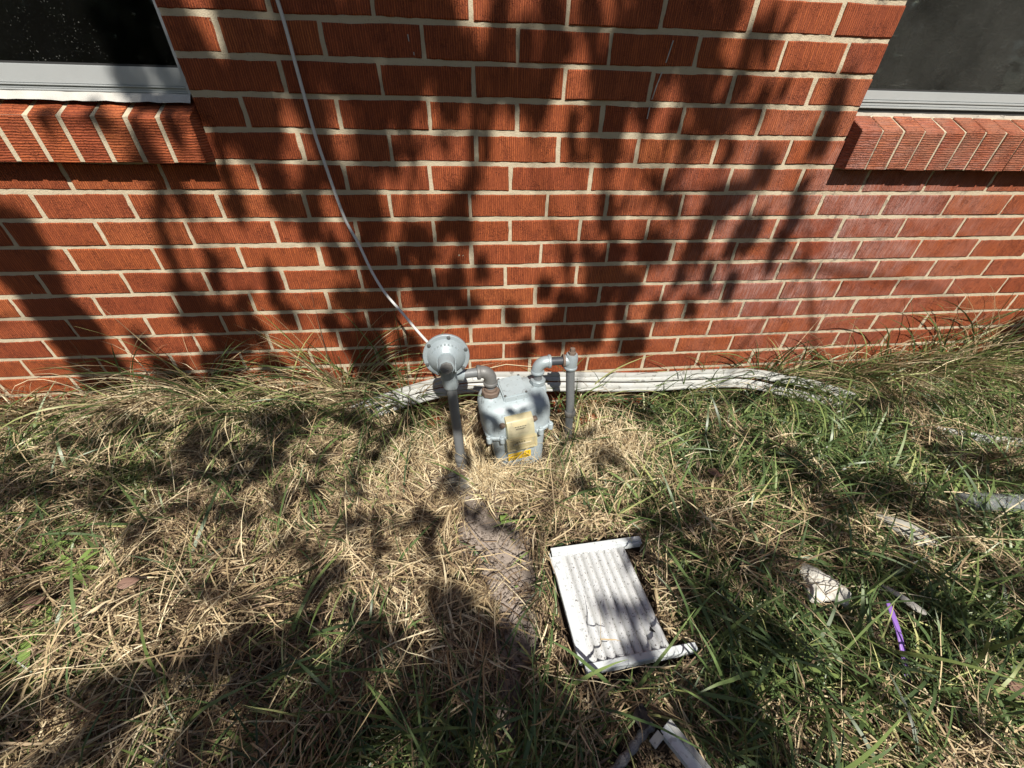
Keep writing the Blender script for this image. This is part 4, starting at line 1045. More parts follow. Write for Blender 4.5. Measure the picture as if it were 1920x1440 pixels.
bm = bmesh.new(); bm_loft(bm, [[(0.168, -0.222, 0.0065), (0.180, -0.228, 0.0072), (0.173, -0.214, 0.007)], [(0.168, -0.222, 0.0072), (0.180, -0.228, 0.0079), (0.173, -0.214, 0.0077)]])
obj("leaf_fleck", bm, M['ink'], pn)

# ------------------------------------------------------------------ litter
def gh(x, y, k=0.75):
    return float(gz(x, y) + mound(x, y) * k)

# purple strip
P0 = [(0.9064, -0.8397), (0.8866, -0.888), (0.872, -0.9325), (0.8496, -0.983)]
bm = bmesh.new()
pts = smooth_path([(0.909, -0.832, 0.085), (0.8866, -0.888, 0.075), (0.872, -0.9325, 0.052), (0.8496, -0.983, 0.026)], 5)
w = [0.0015, 0.005] + [0.0055] * (len(pts) - 4) + [0.004, 0.002]
rings = []
for i, p in enumerate(pts):
    t = (pts[min(i + 1, len(pts) - 1)] - pts[max(i - 1, 0)]).normalized(); s_ = Vector((0, 0, 1)).cross(t).normalized()
    rings.append([p + s_ * w[i] + Vector((0, 0, 0.002)), p + Vector((0, 0, -0.0008)), p - s_ * w[i] + Vector((0, 0, 0.002)), p - s_ * w[i] * 0.9 + Vector((0, 0, 0.0008)), p + Vector((0, 0, -0.0022)), p + s_ * w[i] * 0.9 + Vector((0, 0, 0.0008))])
bm_loft(bm, rings)
tag(obj("plastic_strip", bm, M['purple'], smooth=True), "narrow purple plastic strip stuck in the green grass", "plastic strip")

def lump(name, poly, z, th, mat, label, cat, seed, wr=0.006, ridges=0, tilt=0.0, auto=40):
    """crumpled sheet or chip from a ground outline"""
    r = np.random.default_rng(seed)
    P = np.array(poly, float); cx, cy = P.mean(0)
    nr, ns = 7, 40
    # resample the outline
    seg = np.vstack([P, P[:1]]); d = np.r_[0, np.cumsum(np.hypot(*np.diff(seg, axis=0).T))]
    tt = np.linspace(0, d[-1], ns, endpoint=False)
    ox = np.interp(tt, d, seg[:, 0]) + r.normal(0, wr * 0.15, ns); oy = np.interp(tt, d, seg[:, 1]) + r.normal(0, wr * 0.15, ns)
    bm = bmesh.new()
    def hz(x, y, f):
        h = z + th * (1 - f ** 2.5) + wr * (float(fbm(x * 45, y * 45, seed)) - 0.5) * 2 + tilt * (y - cy)
        if ridges: h += 0.0016 * math.sin((x * 0.8 + y * 0.6) * ridges)
        return h
    top = [[bm.verts.new((cx + (ox[i] - cx) * f, cy + (oy[i] - cy) * f, hz(cx + (ox[i] - cx) * f, cy + (oy[i] - cy) * f, f))) for i in range(ns)] for f in [(j + 1) / nr for j in range(nr)]]
    c = bm.verts.new((cx, cy, hz(cx, cy, 0)))
    for i in range(ns):
        bm.faces.new((c, top[0][i], top[0][(i + 1) % ns]))
        for j in range(nr - 1): bm.faces.new((top[j][i], top[j + 1][i], top[j + 1][(i + 1) % ns], top[j][(i + 1) % ns]))
    low = [bm.verts.new((v.co.x, v.co.y, v.co.z - max(0.003, th * 0.5))) for v in top[-1]]
    for i in range(ns): bm.faces.new((top[-1][i], low[i], low[(i + 1) % ns], top[-1][(i + 1) % ns]))
    bm.faces.new(low[::-1])
    return tag(obj(name, bm, mat, auto=auto), label, cat)

lump("plaster_scrap", [(0.812, -0.712), (0.842, -0.728), (0.866, -0.770), (0.872, -0.800), (0.838, -0.822), (0.815, -0.806), (0.768, -0.808), (0.760, -0.795), (0.785, -0.750), (0.800, -0.715)], 0.050, 0.016, M['chalk'],
     "crumpled white plaster scrap in the grass right of the corrugated panel", "scrap", 3, 0.010)
lump("vinyl_shard", [(0.960, -0.786), (0.972, -0.792), (1.002, -0.852), (0.996, -0.862), (0.982, -0.852)], 0.060, 0.006, M['chalk'],
     "small narrow white shard in the grass just above the purple strip", "scrap", 5, 0.003, tilt=-0.1)
lump("ridged_scrap", [(1.118, -0.596), (1.150, -0.604), (1.190, -0.640), (1.235, -0.690), (1.222, -0.706), (1.160, -0.695), (1.135, -0.660)], 0.052, 0.016, M['greyscrap'],
     "pale grey ridged scrap half hidden under long grass at right", "scrap", 8, 0.005, ridges=900)
# clear plastic tube / wrapper at the right edge
bm = bmesh.new()
pts = [(1.395, -0.590, 0.060), (1.43, -0.592, 0.066), (1.48, -0.598, 0.068), (1.54, -0.606, 0.066), (1.60, -0.612, 0.066), (1.68, -0.622, 0.064), (1.72, -0.628, 0.060)]
fr = frames(smooth_path(pts, 5)); rings = []
for i, (p, t, a, b) in enumerate(fr):
    r_ = 0.026 * (0.55 if i < 2 else 1.0)
    rings.append([p + a * (r_ * 0.72 * math.cos(q * 2 * math.pi / 20)) * (1 + 0.25 * (float(vnoise(i * 0.9, q * 1.1, 3)) - 0.5)) + b * (r_ * 1.15 * math.sin(q * 2 * math.pi / 20)) * (1 + 0.25 * (float(vnoise(i * 0.9, q * 1.1, 4)) - 0.5)) for q in range(20)])
bm_loft(bm, rings)
tag(obj("plastic_bottle", bm, M['clear'], smooth=True), "clear crumpled plastic tube in dry straw at the right edge", "plastic tube")
# white channel off-cut, weathered stick and dark leaf at the bottom
ch = thing("vinyl_offcut", "white vinyl channel offcut at the bottom edge below the panel", "trim offcut", (0.312, -0.992, 0.078), R(-59.0))
bm = bmesh.new(); bm_box(bm, 0.0, 0.14, -0.0125, 0.0125, 0.0, 0.0022, 0.0006); obj("web", bm, M['white'], ch)
bm = bmesh.new(); bm_box(bm, -0.004, 0.010, -0.040, -0.0150, -0.002, 0.0016, 0.0005); obj("end_tab", bm, M['trim'], ch)
bm = bmesh.new(); bm_box(bm, 0.0, 0.14, 0.0126, 0.0148, -0.012, 0.0062, 0.0006); bm_box(bm, 0.0, 0.14, 0.0040, 0.0125, 0.0040, 0.0062, 0.0006); obj("flange", bm, M['trim'], ch)
bm = bmesh.new(); bm_box(bm, 0.006, 0.14, -0.0148, -0.0126, -0.010, 0.0050, 0.0006); obj("lip", bm, M['white'], ch)
bm = bmesh.new()
sp = smooth_path([(0.296, -0.985, 0.058), (0.270, -0.998, 0.060), (0.240, -1.018, 0.058), (0.205, -1.038, 0.055), (0.170, -1.060, 0.050)], 5)
bm_tube(bm, sp, [0.0075 + 0.0016 * math.sin(i * 1.7) for i in range(len(sp))], 10)
tag(obj("stick", bm, M['stick'], smooth=True), "grey weathered stick touching the white vinyl offcut at the bottom", "stick")

def leaf(name, x, y, z, L, W, rz, mat, label, cat="leaf", curl=0.35, tilt=(0, 0), group=None):
    bm = bmesh.new(); n = 8
    A_, B_, D_ = [], [], []
    for i in range(n + 1):
        t = i / n; w_ = W * (math.sin(math.pi * min(1, t * 0.96 + 0.02)) ** 0.75) * (1 + 0.10 * math.sin(9 * t + x * 40)) * 0.5
        zz = curl * L * (t - 0.5) ** 2
        A_.append(bm.verts.new((L * (t - 0.5), w_, zz + 0.28 * w_ + 0.1 * L * math.sin(5 * t))))
        B_.append(bm.verts.new((L * (t - 0.5), 0, zz)))
        D_.append(bm.verts.new((L * (t - 0.5), -w_, zz + 0.28 * w_)))
    for i in range(n):
        bm.faces.new((A_[i], A_[i + 1], B_[i + 1], B_[i])); bm.faces.new((B_[i], B_[i + 1], D_[i + 1], D_[i]))
    o = obj(name, bm, mat, smooth=True)
    md = o.modifiers.new("thick", 'SOLIDIFY'); md.thickness = 0.0007
    o.location = (x, y, z); o.rotation_euler = (tilt[0], tilt[1], rz)
    return tag(o, label, cat, group)
leaf("dead_leaf", -1.019, -0.644, gh(-1.019, -0.644, 1) + 0.004, 0.040, 0.030, 0.7, M['deadleaf'], "reddish brown dead leaf beside the leafy weed at left edge")
leaf("dead_leaf", -0.802, -0.640, gh(-0.802, -0.640, 1) + 0.002, 0.042, 0.024, 0.25, M['deadleaf'], "long brown dead leaf lying on bright straw at left", tilt=(0.2, 0))
leaf("dead_leaf", -0.948, -0.728, gh(-0.948, -0.728, 1) + 0.003, 0.042, 0.024, 0.1, M['deadleaf'], "pale brown curled leaf below the leafy weed at left")
leaf("dead_leaf", -0.170, -0.985, gh(-0.17, -0.985, 1) + 0.008, 0.040, 0.030, 1.9, M['deadleaf'], "dark red dead leaf at the bottom edge left of the bare soil")
leaf("dead_leaf", -0.545, -0.950, gh(-0.545, -0.95, 1) + 0.008, 0.060, 0.026, 0.3, M['deadleaf'], "slim brown dead leaf at the bottom left in shade")
leaf("dead_leaf", -0.298, -0.850, gh(-0.298, -0.85, 1) + 0.006, 0.040, 0.026, 2.3, M['deadleaf'], "small brown dead leaf in shaded straw left of the soil path")
leaf("dead_leaf", 1.030, -1.003, 0.070, 0.045, 0.034, 0.6, M['deadleaf'], "orange brown dead leaf in the green grass at lower right corner")
leaf("dead_leaf", 0.707, -0.445, gh(0.707, -0.445, 1) + 0.012, 0.045, 0.028, -0.5, M['deadleaf'], "tan dead leaf in sunlit straw right of the meter")
leaf("dead_leaf", 0.276, -0.975, 0.070, 0.040, 0.030, 1.3, M['darkleaf'], "blackened dead leaf against the weathered stick", curl=0.6)
leaf("green_leaf", 0.0604, -0.508, 0.030, 0.034, 0.028, 1.1, M['greenleaf'], "single round green leaf at the top of the bare soil", tilt=(0.25, 0.1))

# broad-leaved weeds
def weed(x, y, n, L, W, seed, label):
    r = random.Random(seed); z = gh(x, y, 0.6)
    e = thing("weed", label, "weed", (x, y, z), group="broad-leaved weeds in the straw")
    for i in range(n):
        az = 2 * math.pi * i / n + r.uniform(-0.3, 0.3); l = L * r.uniform(0.65, 1.1); w_ = W * r.uniform(0.8, 1.2); lift = r.uniform(0.25, 0.75)
        bm = bmesh.new(); A_, B_, D_ = [], [], []
        for k in range(7):
            t = k / 6; ww = w_ * 0.5 * (math.sin(math.pi * (0.06 + 0.92 * t ** 0.8)) ** 0.8)
            rr = l * t; zz = l * (lift * t - 0.75 * lift * t * t) + 0.004
            px, py = rr * math.cos(az), rr * math.sin(az); sx, sy = -math.sin(az), math.cos(az)
            A_.append(bm.verts.new((px + sx * ww, py + sy * ww, zz + ww * 0.35))); B_.append(bm.verts.new((px, py, zz))); D_.append(bm.verts.new((px - sx * ww, py - sy * ww, zz + ww * 0.35)))
        for k in range(6):
            bm.faces.new((A_[k], A_[k + 1], B_[k + 1], B_[k])); bm.faces.new((B_[k], B_[k + 1], D_[k + 1], D_[k]))
        obj("leaf", bm, M['greenleaf'], e, smooth=True)
weed(-0.985, -0.690, 11, 0.095, 0.017, 1, "leafy green weed rosette at the left edge beside a brown leaf")
weed(-0.930, -0.790, 9, 0.105, 0.018, 2, "larger shaded green weed rosette low at the left edge")
weed(-1.010, -0.555, 8, 0.085, 0.012, 3, "thin leaved green weed in sunlit straw at left")
weed(-1.430, -0.120, 9, 0.075, 0.020, 4, "pale green weed against the wall foot at far left")
weed(-1.150, -0.480, 8, 0.080, 0.014, 5, "upright green weed at the left edge above the rosettes")

# lumps of concrete round the riser and under the meter
r3 = random.Random(9)
def rock(name, x, y, z, s, seed, mat, label, cat="stone"):
    bm = bmesh.new(); bmesh.ops.create_icosphere(bm, subdivisions=3, radius=1.0)
    for v in bm.verts:
        c = v.co.copy(); n_ = float(fbm(c.x * 2.2 + seed, c.y * 2.2 + c.z * 1.7, seed, 3)) - 0.5
        v.co = Vector((c.x * s[0], c.y * s[1], c.z * s[2])) * (1 + 0.75 * n_)
    o = obj(name, bm, mat, auto=60); o.location = (x, y, z)
    return tag(o, label, cat)
rock("concrete_lump", -0.050, -0.335, 0.008, (0.042, 0.030, 0.020), 4, M['concrete'], "white crusty concrete lump round the foot of the riser pipe")
rock("concrete_lump", -0.088, -0.322, 0.006, (0.024, 0.022, 0.016), 6, M['concrete'], "smaller pale concrete lump left of the riser pipe foot")
rock("concrete_lump", -0.120, -0.130, 0.010, (0.050, 0.032, 0.028), 8, M['concrete'], "pale rubble lump below the trim strip left of the riser")
rock("brick_chip", -0.160, -0.085, 0.040, (0.030, 0.024, 0.028), 12, M['brick'], "broken brick chip at the wall foot below the trim strip", "brick chip")
rock("brick_chip", 0.420, -0.120, 0.040, (0.045, 0.026, 0.022), 15, M['brick'], "broken brick chip in straw right of the drop pipe", "brick chip")

# ------------------------------------------------------------------ straw and grass
def blades(name, x, y, z, az, el, length, width, bend, tone, mat, K=4, seed=0, twist=0.5, floor=0.003, wave=0.0, parent=None, avoid=True):
    """ribbons: start (x, y, z), heading az, start elevation el, drooping by bend over the length"""
    r = np.random.default_rng(seed); n = len(x)
    P = np.zeros((n, K + 1, 3)); P[:, 0] = np.stack([x, y, z], -1)
    e = el.copy(); a = az.copy()
    step = length / K
    for i in range(K):
        P[:, i + 1, 0] = P[:, i, 0] + step * np.cos(e) * np.cos(a)
        P[:, i + 1, 1] = P[:, i, 1] + step * np.cos(e) * np.sin(a)
        P[:, i + 1, 2] = P[:, i, 2] + step * np.sin(e)
        e = e - bend / K; a = a + r.normal(0, wave, n)
    # keep out of the wall and above the earth
    P[:, :, 1] = np.minimum(P[:, :, 1], -0.006 - 0.02 * r.random((n, 1)))
    gzv = gz(P[:, :, 0], P[:, :, 1]) + floor
    P[:, :, 2] = np.maximum(P[:, :, 2], gzv)
    keep = np.ones(n, bool)
    if avoid:
        # nothing grows through the panel, the meter or the bigger scraps
        c_, s_ = math.cos(R(3.8)), math.sin(R(3.8))
        dx = P[:, :, 0] - 0.172; dy = P[:, :, 1] + 0.620
        u = dx * c_ + dy * s_; v = -dx * s_ + dy * c_
        inp = (u > -0.004) & (u < 0.206) & (v < 0.003) & (v > -0.279) | (u > -0.004) & (u < 0.254) & (v < -0.254) & (v > -0.279) | (u > -0.004) & (u < 0.250) & (v > -0.024) & (v < 0.003)
        low = P[:, :, 2] < 0.11
        Pm = 0.5 * (P[:, 1:] + P[:, :-1]); um = (Pm[:, :, 0] - 0.172) * c_ + (Pm[:, :, 1] + 0.620) * s_; vm = -(Pm[:, :, 0] - 0.172) * s_ + (Pm[:, :, 1] + 0.620) * c_
        keep &= ~(((um > -0.002) & (um < 0.204) & (vm < 0.002) & (vm > -0.277) & (Pm[:, :, 2] < 0.11)).any(1))
        keep &= ~((inp & low).any(1))
        c_, s_ = math.cos(R(9)), math.sin(R(9)); dx = P[:, :, 0] - 0.131; dy = P[:, :, 1] + 0.226
        u = dx * c_ + dy * s_; v = -dx * s_ + dy * c_
        keep &= ~(((np.abs(u) < 0.092) & (np.abs(v) < 0.072) & (P[:, :, 2] < 0.28)).any(1))
        for (cx, cy, rr) in ((0.822, -0.770, 0.048), (1.150, -0.640, 0.040), (0.318, -1.005, 0.024), (0.335, -1.03, 0.024), (0.35, -1.055, 0.024), (0.275, -0.998, 0.018), (0.24, -1.018, 0.018), (0.21, -1.035, 0.016), (0.875, -0.92, 0.018), (0.885, -0.89, 0.018), (0.898, -0.86, 0.018), (0.97, -0.81, 0.018), (0.99, -0.84, 0.018)):
            keep &= ~(((np.hypot(P[:, :, 0] - cx, P[:, :, 1] - cy) < rr) & (P[:, :, 2] < 0.11)).any(1) & (r.random(n) < 0.93))
    sm = soil_mask(P[:, :, 0], P[:, :, 1])
    keep &= ~((sm > 0.55).any(1) & (r.random(n) < 0.74))
    P = P[keep]; width = width[keep]; tone = tone[keep]; n = len(P)
    T = np.diff(P, axis=1); T = np.concatenate([T, T[:, -1:]], 1)
    T /= np.maximum(np.linalg.norm(T, axis=2, keepdims=True), 1e-6)
    up = np.array([0, 0, 1.0]); Sd = np.cross(T, up); nn = np.linalg.norm(Sd, axis=2, keepdims=True)
    Sd = np.where(nn > 0.05, Sd / np.maximum(nn, 1e-6), np.array([1.0, 0, 0]))
    Nn = np.cross(Sd, T)
    ro = r.normal(0, twist, (n, 1)) + r.normal(0, twist * 0.6, (n, 1)) * np.linspace(0, 1, K + 1)[None]
    D = Sd * np.cos(ro)[..., None] + Nn * np.sin(ro)[..., None]
    tl = np.linspace(0, 1, K + 1)
    prof = np.clip(0.62 + 0.75 * tl - 1.34 * tl ** 2.2, 0.05, 1)
    W = (width[:, None] * prof[None] * 0.5)[..., None]
    V = np.stack([P - D * W, P + D * W], 2).reshape(n, (K + 1) * 2, 3)
    b = (np.arange(n) * (K + 1) * 2)[:, None, None]
    q = np.array([[2 * i, 2 * i + 1, 2 * i + 3, 2 * i + 2] for i in range(K)])[None]
    F = (b + q).reshape(-1, 4)
    tn = np.repeat(tone, (K + 1) * 2); alo = np.tile(np.repeat(tl, 2), n)
    return np_mesh(name, V.reshape(-1, 3), F, mat, parent, {"tone": tn, "along": alo}, smooth=True)

def scatter(n, pad=0.0, y0=-1.22, y1=-0.008):
    """points over the strip of yard before the wall, as wide as it is open to view"""
    x = rng.uniform(-2.0, 2.75, n * 2); y = rng.uniform(y0, y1, n * 2)
    l = -1.72 - (y * 0.70) * 0.98; l = -1.75 + (-y) * 0.80; rr = 2.45 - (-y) * 1.18
    k = (x > l - pad) & (x < rr + pad)
    return x[k][:n], y[k][:n]

def green_amount(x, y):
    g_ = 0.11 + 0 * x
    g_ = g_ + 1.15 * ss(0.38, 0.75, x) * ss(-0.12, -0.35, y) + 0.75 * ss(0.40, 0.75, x) * ss(-0.42, -0.10, y)
    g_ = g_ + 0.75 * np.exp(-((x - 0.30) / 0.25) ** 2 - ((y + 1.0) / 0.12) ** 2)
    g_ = g_ + 0.70 * np.exp(-((x + 0.05) / 0.35) ** 2 - ((y + 0.98) / 0.10) ** 2)
    g_ = g_ + 0.35 * np.exp(-((x - 0.28) / 0.13) ** 2 - ((y + 0.42) / 0.16) ** 2)
    g_ = g_ + 0.75 * np.exp(-((x + 1.30) / 0.28) ** 2 - ((y + 0.22) / 0.22) ** 2)
    g_ = g_ + 0.55 * np.exp(-((x + 0.80) / 0.40) ** 2 - ((y + 0.08) / 0.10) ** 2)
    g_ = g_ + 0.25 * np.exp(-((x + 0.95) / 0.15) ** 2 - ((y + 0.75) / 0.12) ** 2)
    # dry straw heap at the far right
    g_ = g_ * (1 - 0.75 * np.exp(-((x - 1.75) / 0.35) ** 2 - ((y + 0.42) / 0.20) ** 2))
    return g_ * (0.45 + 1.1 * fbm(x * 5.5, y * 5.5, 41, 2))

def straw_density(x, y):
    d = (1.0 - 0.96 * soil_mask(x, y)) * (1 - 0.75 * hollow(x, y)) * (1 - 0.7 * ss(-0.52, -0.44, x) * ss(-0.02, -0.1, x) * ss(-0.16, -0.10, y))
    d = d * np.clip(-0.15 + 1.95 * fbm(x * 13, y * 13, 51, 2), 0.08, 1)
    # worn, thin straw at the lower left
    d = d * (1 - 0.45 * np.exp(-((x + 0.85) / 0.28) ** 2 - ((y + 0.62) / 0.16) ** 2))
    return d

def tone_of(x, y, n, lo=0.0, hi=1.0):
    t = rng.beta(1.6, 1.05, n) * (hi - lo) + lo + (fbm(x * 4, y * 4, 61, 2) - 0.5) * 0.4 + (vnoise(x * 30, y * 30, 63) - 0.5) * 0.35
    return np.clip(t, 0, 1)

# matted straw, lying flat in swirls
x, y = scatter(140000, 0.05)
k = rng.random(len(x)) < straw_density(x, y) * (1 - 0.68 * np.clip(green_amount(x, y), 0, 1)); x, y = x[k], y[k]; n = len(x)
swirl = 6.28 * fbm(x * 2.3, y * 2.3, 71, 2) * 1.7
az = swirl + (vnoise(x * 22, y * 22, 73) - 0.5) * 4.5 + rng.normal(0, 0.55, n) + np.where(rng.random(n) < 0.3, rng.uniform(0, 6.28, n), 0)
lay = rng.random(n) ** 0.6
z = gz(x, y) + mound(x, y) * lay + 0.002
L = rng.gamma(2.4, 0.021, n) + 0.018; L = np.minimum(L, 0.20)
s1 = blades("dead_grass", x, y, z, az, rng.normal(0.16, 0.32, n), L, rng.gamma(4.0, 0.00060, n) + 0.0008, rng.normal(0.35, 0.55, n), tone_of(x, y, n) * (0.12 + 0.88 * lay ** 1.4), M['straw'], 4, 1, 0.5, 0.003, 0.12)  # top layers lighter, deep ones darker: sun and shade put into blade tone
tag(s1, "matted dry straw and dead grass covering the yard", "grass", kind="stuff")
# short chopped litter filling the gaps
x, y = scatter(52000, 0.05)
k = rng.random(len(x)) < (0.25 + 0.75 * straw_density(x, y)) * (1 - 0.8 * soil_mask(x, y)); x, y = x[k], y[k]; n = len(x)
s2 = blades("straw_litter", x, y, gz(x, y) + mound(x, y) * rng.random(n) * 0.9 + 0.002, rng.uniform(0, 6.28, n), rng.normal(0.05, 0.25, n), rng.uniform(0.012, 0.05, n), rng.uniform(0.0020, 0.0055, n), rng.normal(0.1, 0.3, n), tone_of(x, y, n, 0, 0.8), M['straw'], 2, 2, 0.8, 0.003)
tag(s2, "short chopped straw litter between the longer stems", "grass", kind="stuff")
# long loose stems arching over the mat
x, y = scatter(4200, 0.1)
k = rng.random(len(x)) < straw_density(x, y); x, y = x[k], y[k]; n = len(x)
s3 = blades("straw_stems", x, y, gz(x, y) + mound(x, y) * 0.7, rng.uniform(0, 6.28, n), rng.normal(0.38, 0.28, n), rng.uniform(0.10, 0.26, n), rng.uniform(0.0018, 0.0040, n), rng.normal(1.0, 0.5, n), tone_of(x, y, n, 0.25, 1.0), M['straw'], 7, 3, 0.5, 0.006, 0.10)
tag(s3, "long loose straw stems arching over the mat", "grass", kind="stuff")
# crumbs of earth on the bare patch
m0 = 26000; cx_ = rng.uniform(-0.22, 0.20, m0); cy_ = rng.uniform(-1.02, -0.28, m0); k = rng.random(m0) < soil_mask(cx_, cy_) ** 0.6 * 0.30; cx_, cy_ = cx_[k], cy_[k]; n = len(cx_)
cs = rng.gamma(1.6, 0.0011, n)[:, None] + 0.0007
ctr = np.stack([cx_, cy_, gz(cx_, cy_) + (fbm(cx_ * 26, cy_ * 26, 21) - 0.5) * 0.004 - 0.003], -1) + np.array([0, 0, 1]) * cs * 0.3
octa = np.array([(1, 0, 0), (0, 1, 0), (-1, 0, 0), (0, -1, 0), (0, 0, 0.8), (0, 0, -0.8)], float)
V = (ctr[:, None] + octa[None] * cs[:, None] * rng.uniform(0.6, 1.3, (n, 6, 1))).reshape(-1, 3)
F = (np.arange(n) * 6)[:, None, None] + np.array([[0, 1, 4], [1, 2, 4], [2, 3, 4], [3, 0, 4], [1, 0, 5], [2, 1, 5], [3, 2, 5], [0, 3, 5]])[None]
cr = np_mesh("soil_crumbs", V, F.reshape(-1, 3), M['soil'], None, {'bare': rng.random(n * 6) * 0.9 + 0.1})
tag(cr, "loose crumbs of grey brown earth on the bare patch", "soil", kind="stuff")
# dry tufts leaning on the wall foot
xs, ys = [], []
for cx, wd, cnt in ((-1.45, 0.20, 420), (-1.05, 0.22, 700), (-0.80, 0.16, 700), (-0.60, 0.07, 650), (-0.40, 0.05, 380), (-0.17, 0.05, 700), (0.42, 0.08, 130), (0.62, 0.12, 120), (1.05, 0.12, 60), (1.62, 0.16, 1000), (1.95, 0.30, 1700)):
    xs.append(rng.normal(cx, wd * 0.6, cnt)); ys.append(-0.02 - np.abs(rng.normal(0, 0.055, cnt)))
x = np.concatenate(xs); y = np.concatenate(ys); n = len(x)
y = np.where((x > -0.50) & (x < -0.02), np.maximum(y, -0.05), y)
tuft = (np.floor(x * 16) * 7.3 + np.floor(y * 20) * 3.1)
head4 = np.sin(tuft * 12.9898) * 1.5 - 1.57 + rng.normal(0, 0.55, n)
s4 = blades("wall_straw", x, y, gz(x, y) + mound(x, y) * 0.5, head4, rng.normal(0.85, 0.4, n), (rng.gamma(4, 0.030, n) + 0.03) * np.where(np.abs(x + 0.17) < 0.12, 1.6, 1.15), rng.uniform(0.0022, 0.0050, n), rng.normal(1.9, 0.6, n), tone_of(x, y, n, 0.15, 1.0), M['straw'], 6, 4, 0.9, 0.006, 0.12)
tag(s4, "tangled dry tufts leaning against the foot of the wall", "grass", kind="stuff")
# sunlit dry clump right of the meter and sprigs beneath the trim
cx = np.concatenate([rng.normal(0.50, 0.09, 2600), rng.normal(0.02, 0.06, 500), rng.normal(-0.22, 0.08, 700), rng.normal(0.33, 0.03, 500), rng.normal(0.14, 0.09, 800)]); cy = np.concatenate([rng.normal(-0.30, 0.06, 2600), rng.normal(-0.37, 0.03, 500), rng.normal(-0.22, 0.07, 700), rng.normal(-0.245, 0.02, 500), rng.normal(-0.335, 0.018, 800)])
cy = np.minimum(cy, -0.03); n = len(cx)
s5 = blades("dry_clump", cx, cy, gz(cx, cy) + mound(cx, cy) * 0.5, rng.uniform(0, 6.28, n), rng.normal(0.75, 0.4, n), rng.gamma(4, 0.020, n) + 0.03, rng.uniform(0.0020, 0.0044, n), rng.normal(1.6, 0.7, n), np.clip(rng.normal(0.78, 0.16, n), 0, 1), M['straw'], 5, 5, 0.5, 0.006, 0.15)
tag(s5, "pale dry grass clumps standing round the meter", "grass", kind="stuff")
# green grass
x, y = scatter(64000, 0.08)
k = rng.random(len(x)) < np.clip(green_amount(x, y), 0, 1) * 0.85 * (1 - 0.9 * soil_mask(x, y)); x, y = x[k], y[k]; n = len(x)
gt = np.clip(0.22 * np.exp(-((x - 0.80) / 0.35) ** 2 - ((y + 1.02) / 0.12) ** 2) + rng.beta(1.6, 2.0, n) + (fbm(x * 5, y * 5, 81, 2) - 0.5) * 0.5, 0, 1)  # lower-right clumps get their sunlit brightness painted into the tone
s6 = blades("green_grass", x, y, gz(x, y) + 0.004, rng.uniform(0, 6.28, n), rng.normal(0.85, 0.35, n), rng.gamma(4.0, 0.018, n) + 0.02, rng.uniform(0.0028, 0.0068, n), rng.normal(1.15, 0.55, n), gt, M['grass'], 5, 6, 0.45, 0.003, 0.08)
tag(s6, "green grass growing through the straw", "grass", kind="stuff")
# broad long green blades, mostly on the right
x, y = scatter(11000, 0.1)
k = rng.random(len(x)) < np.clip(green_amount(x, y), 0, 1) * np.where(x > 0.45, 0.75, 0.22); x, y = x[k], y[k]; n = len(x)
s7 = blades("long_grass_blades", x, y, gz(x, y) + 0.01, rng.uniform(0, 6.28, n), rng.normal(0.85, 0.28, n), rng.uniform(0.10, 0.27, n), rng.uniform(0.0055, 0.0110, n), rng.normal(1.25, 0.45, n), np.clip(rng.beta(2, 3, n) * 0.95, 0, 1), M['grass'], 8, 7, 0.4, 0.004, 0.06)
tag(s7, "long broad green grass blades bending over the lawn", "grass", kind="stuff")
# tall blades along the wall
xs, ys, ls = [], [], []
for cx, wd, cnt, ln in ((-1.30, 0.25, 170, 0.17), (-0.95, 0.12, 80, 0.19), (-0.66, 0.08, 90, 0.24), (-0.38, 0.04, 60, 0.29), (-0.20, 0.035, 44, 0.32), (0.36, 0.05, 26, 0.26), (0.44, 0.03, 16, 0.34), (0.62, 0.10, 60, 0.22), (0.90, 0.16, 30, 0.20), (1.20, 0.16, 60, 0.20), (1.55, 0.20, 190, 0.28), (1.92, 0.22, 170, 0.34), (2.02, 0.12, 40, 0.50)):
    xs.append(rng.normal(cx, wd, cnt)); ys.append(-0.03 - np.abs(rng.normal(0, 0.06, cnt))); ls.append(np.clip(rng.normal(ln, ln * 0.3, cnt), 0.06, 0.60))
x = np.concatenate(xs); y = np.concatenate(ys); L = np.concatenate(ls); n = len(x)
s8 = blades("wall_grass", x, y, gz(x, y) + 0.02, rng.uniform(-3.3, 0.3, n), rng.normal(1.15, 0.3, n), L, rng.uniform(0.0040, 0.0095, n), rng.normal(1.7, 0.7, n), np.clip(rng.beta(2, 2, n), 0, 1), M['grass'], 9, 8, 0.9, 0.004, 0.05)
tag(s8, "tall green grass blades along the foot of the wall", "grass", kind="stuff")
TUFTS = [(-1.45, 0.22, 36, 0.3), (-1.10, 0.28, 44, 0.45), (-0.90, 0.32, 54, 0.55), (-0.66, 0.28, 44, 0.35), (-0.46, 0.38, 84, 0.5), (-0.40, 0.30, 60, 0.25), (-0.25, 0.36, 56, 0.5), (0.37, 0.30, 22, 0.5), (0.45, 0.22, 24, 0.3), (0.78, 0.24, 46, 0.7),
         (0.90, 0.26, 40, 0.6), (1.13, 0.30, 70, 0.7), (1.24, 0.26, 60, 0.6), (1.42, 0.32, 54, 0.55), (1.58, 0.28, 54, 0.4), (1.75, 0.36, 56, 0.5), (1.88, 0.40, 50, 0.5), (2.02, 0.46, 46, 0.5), (2.15, 0.44, 40, 0.5)]
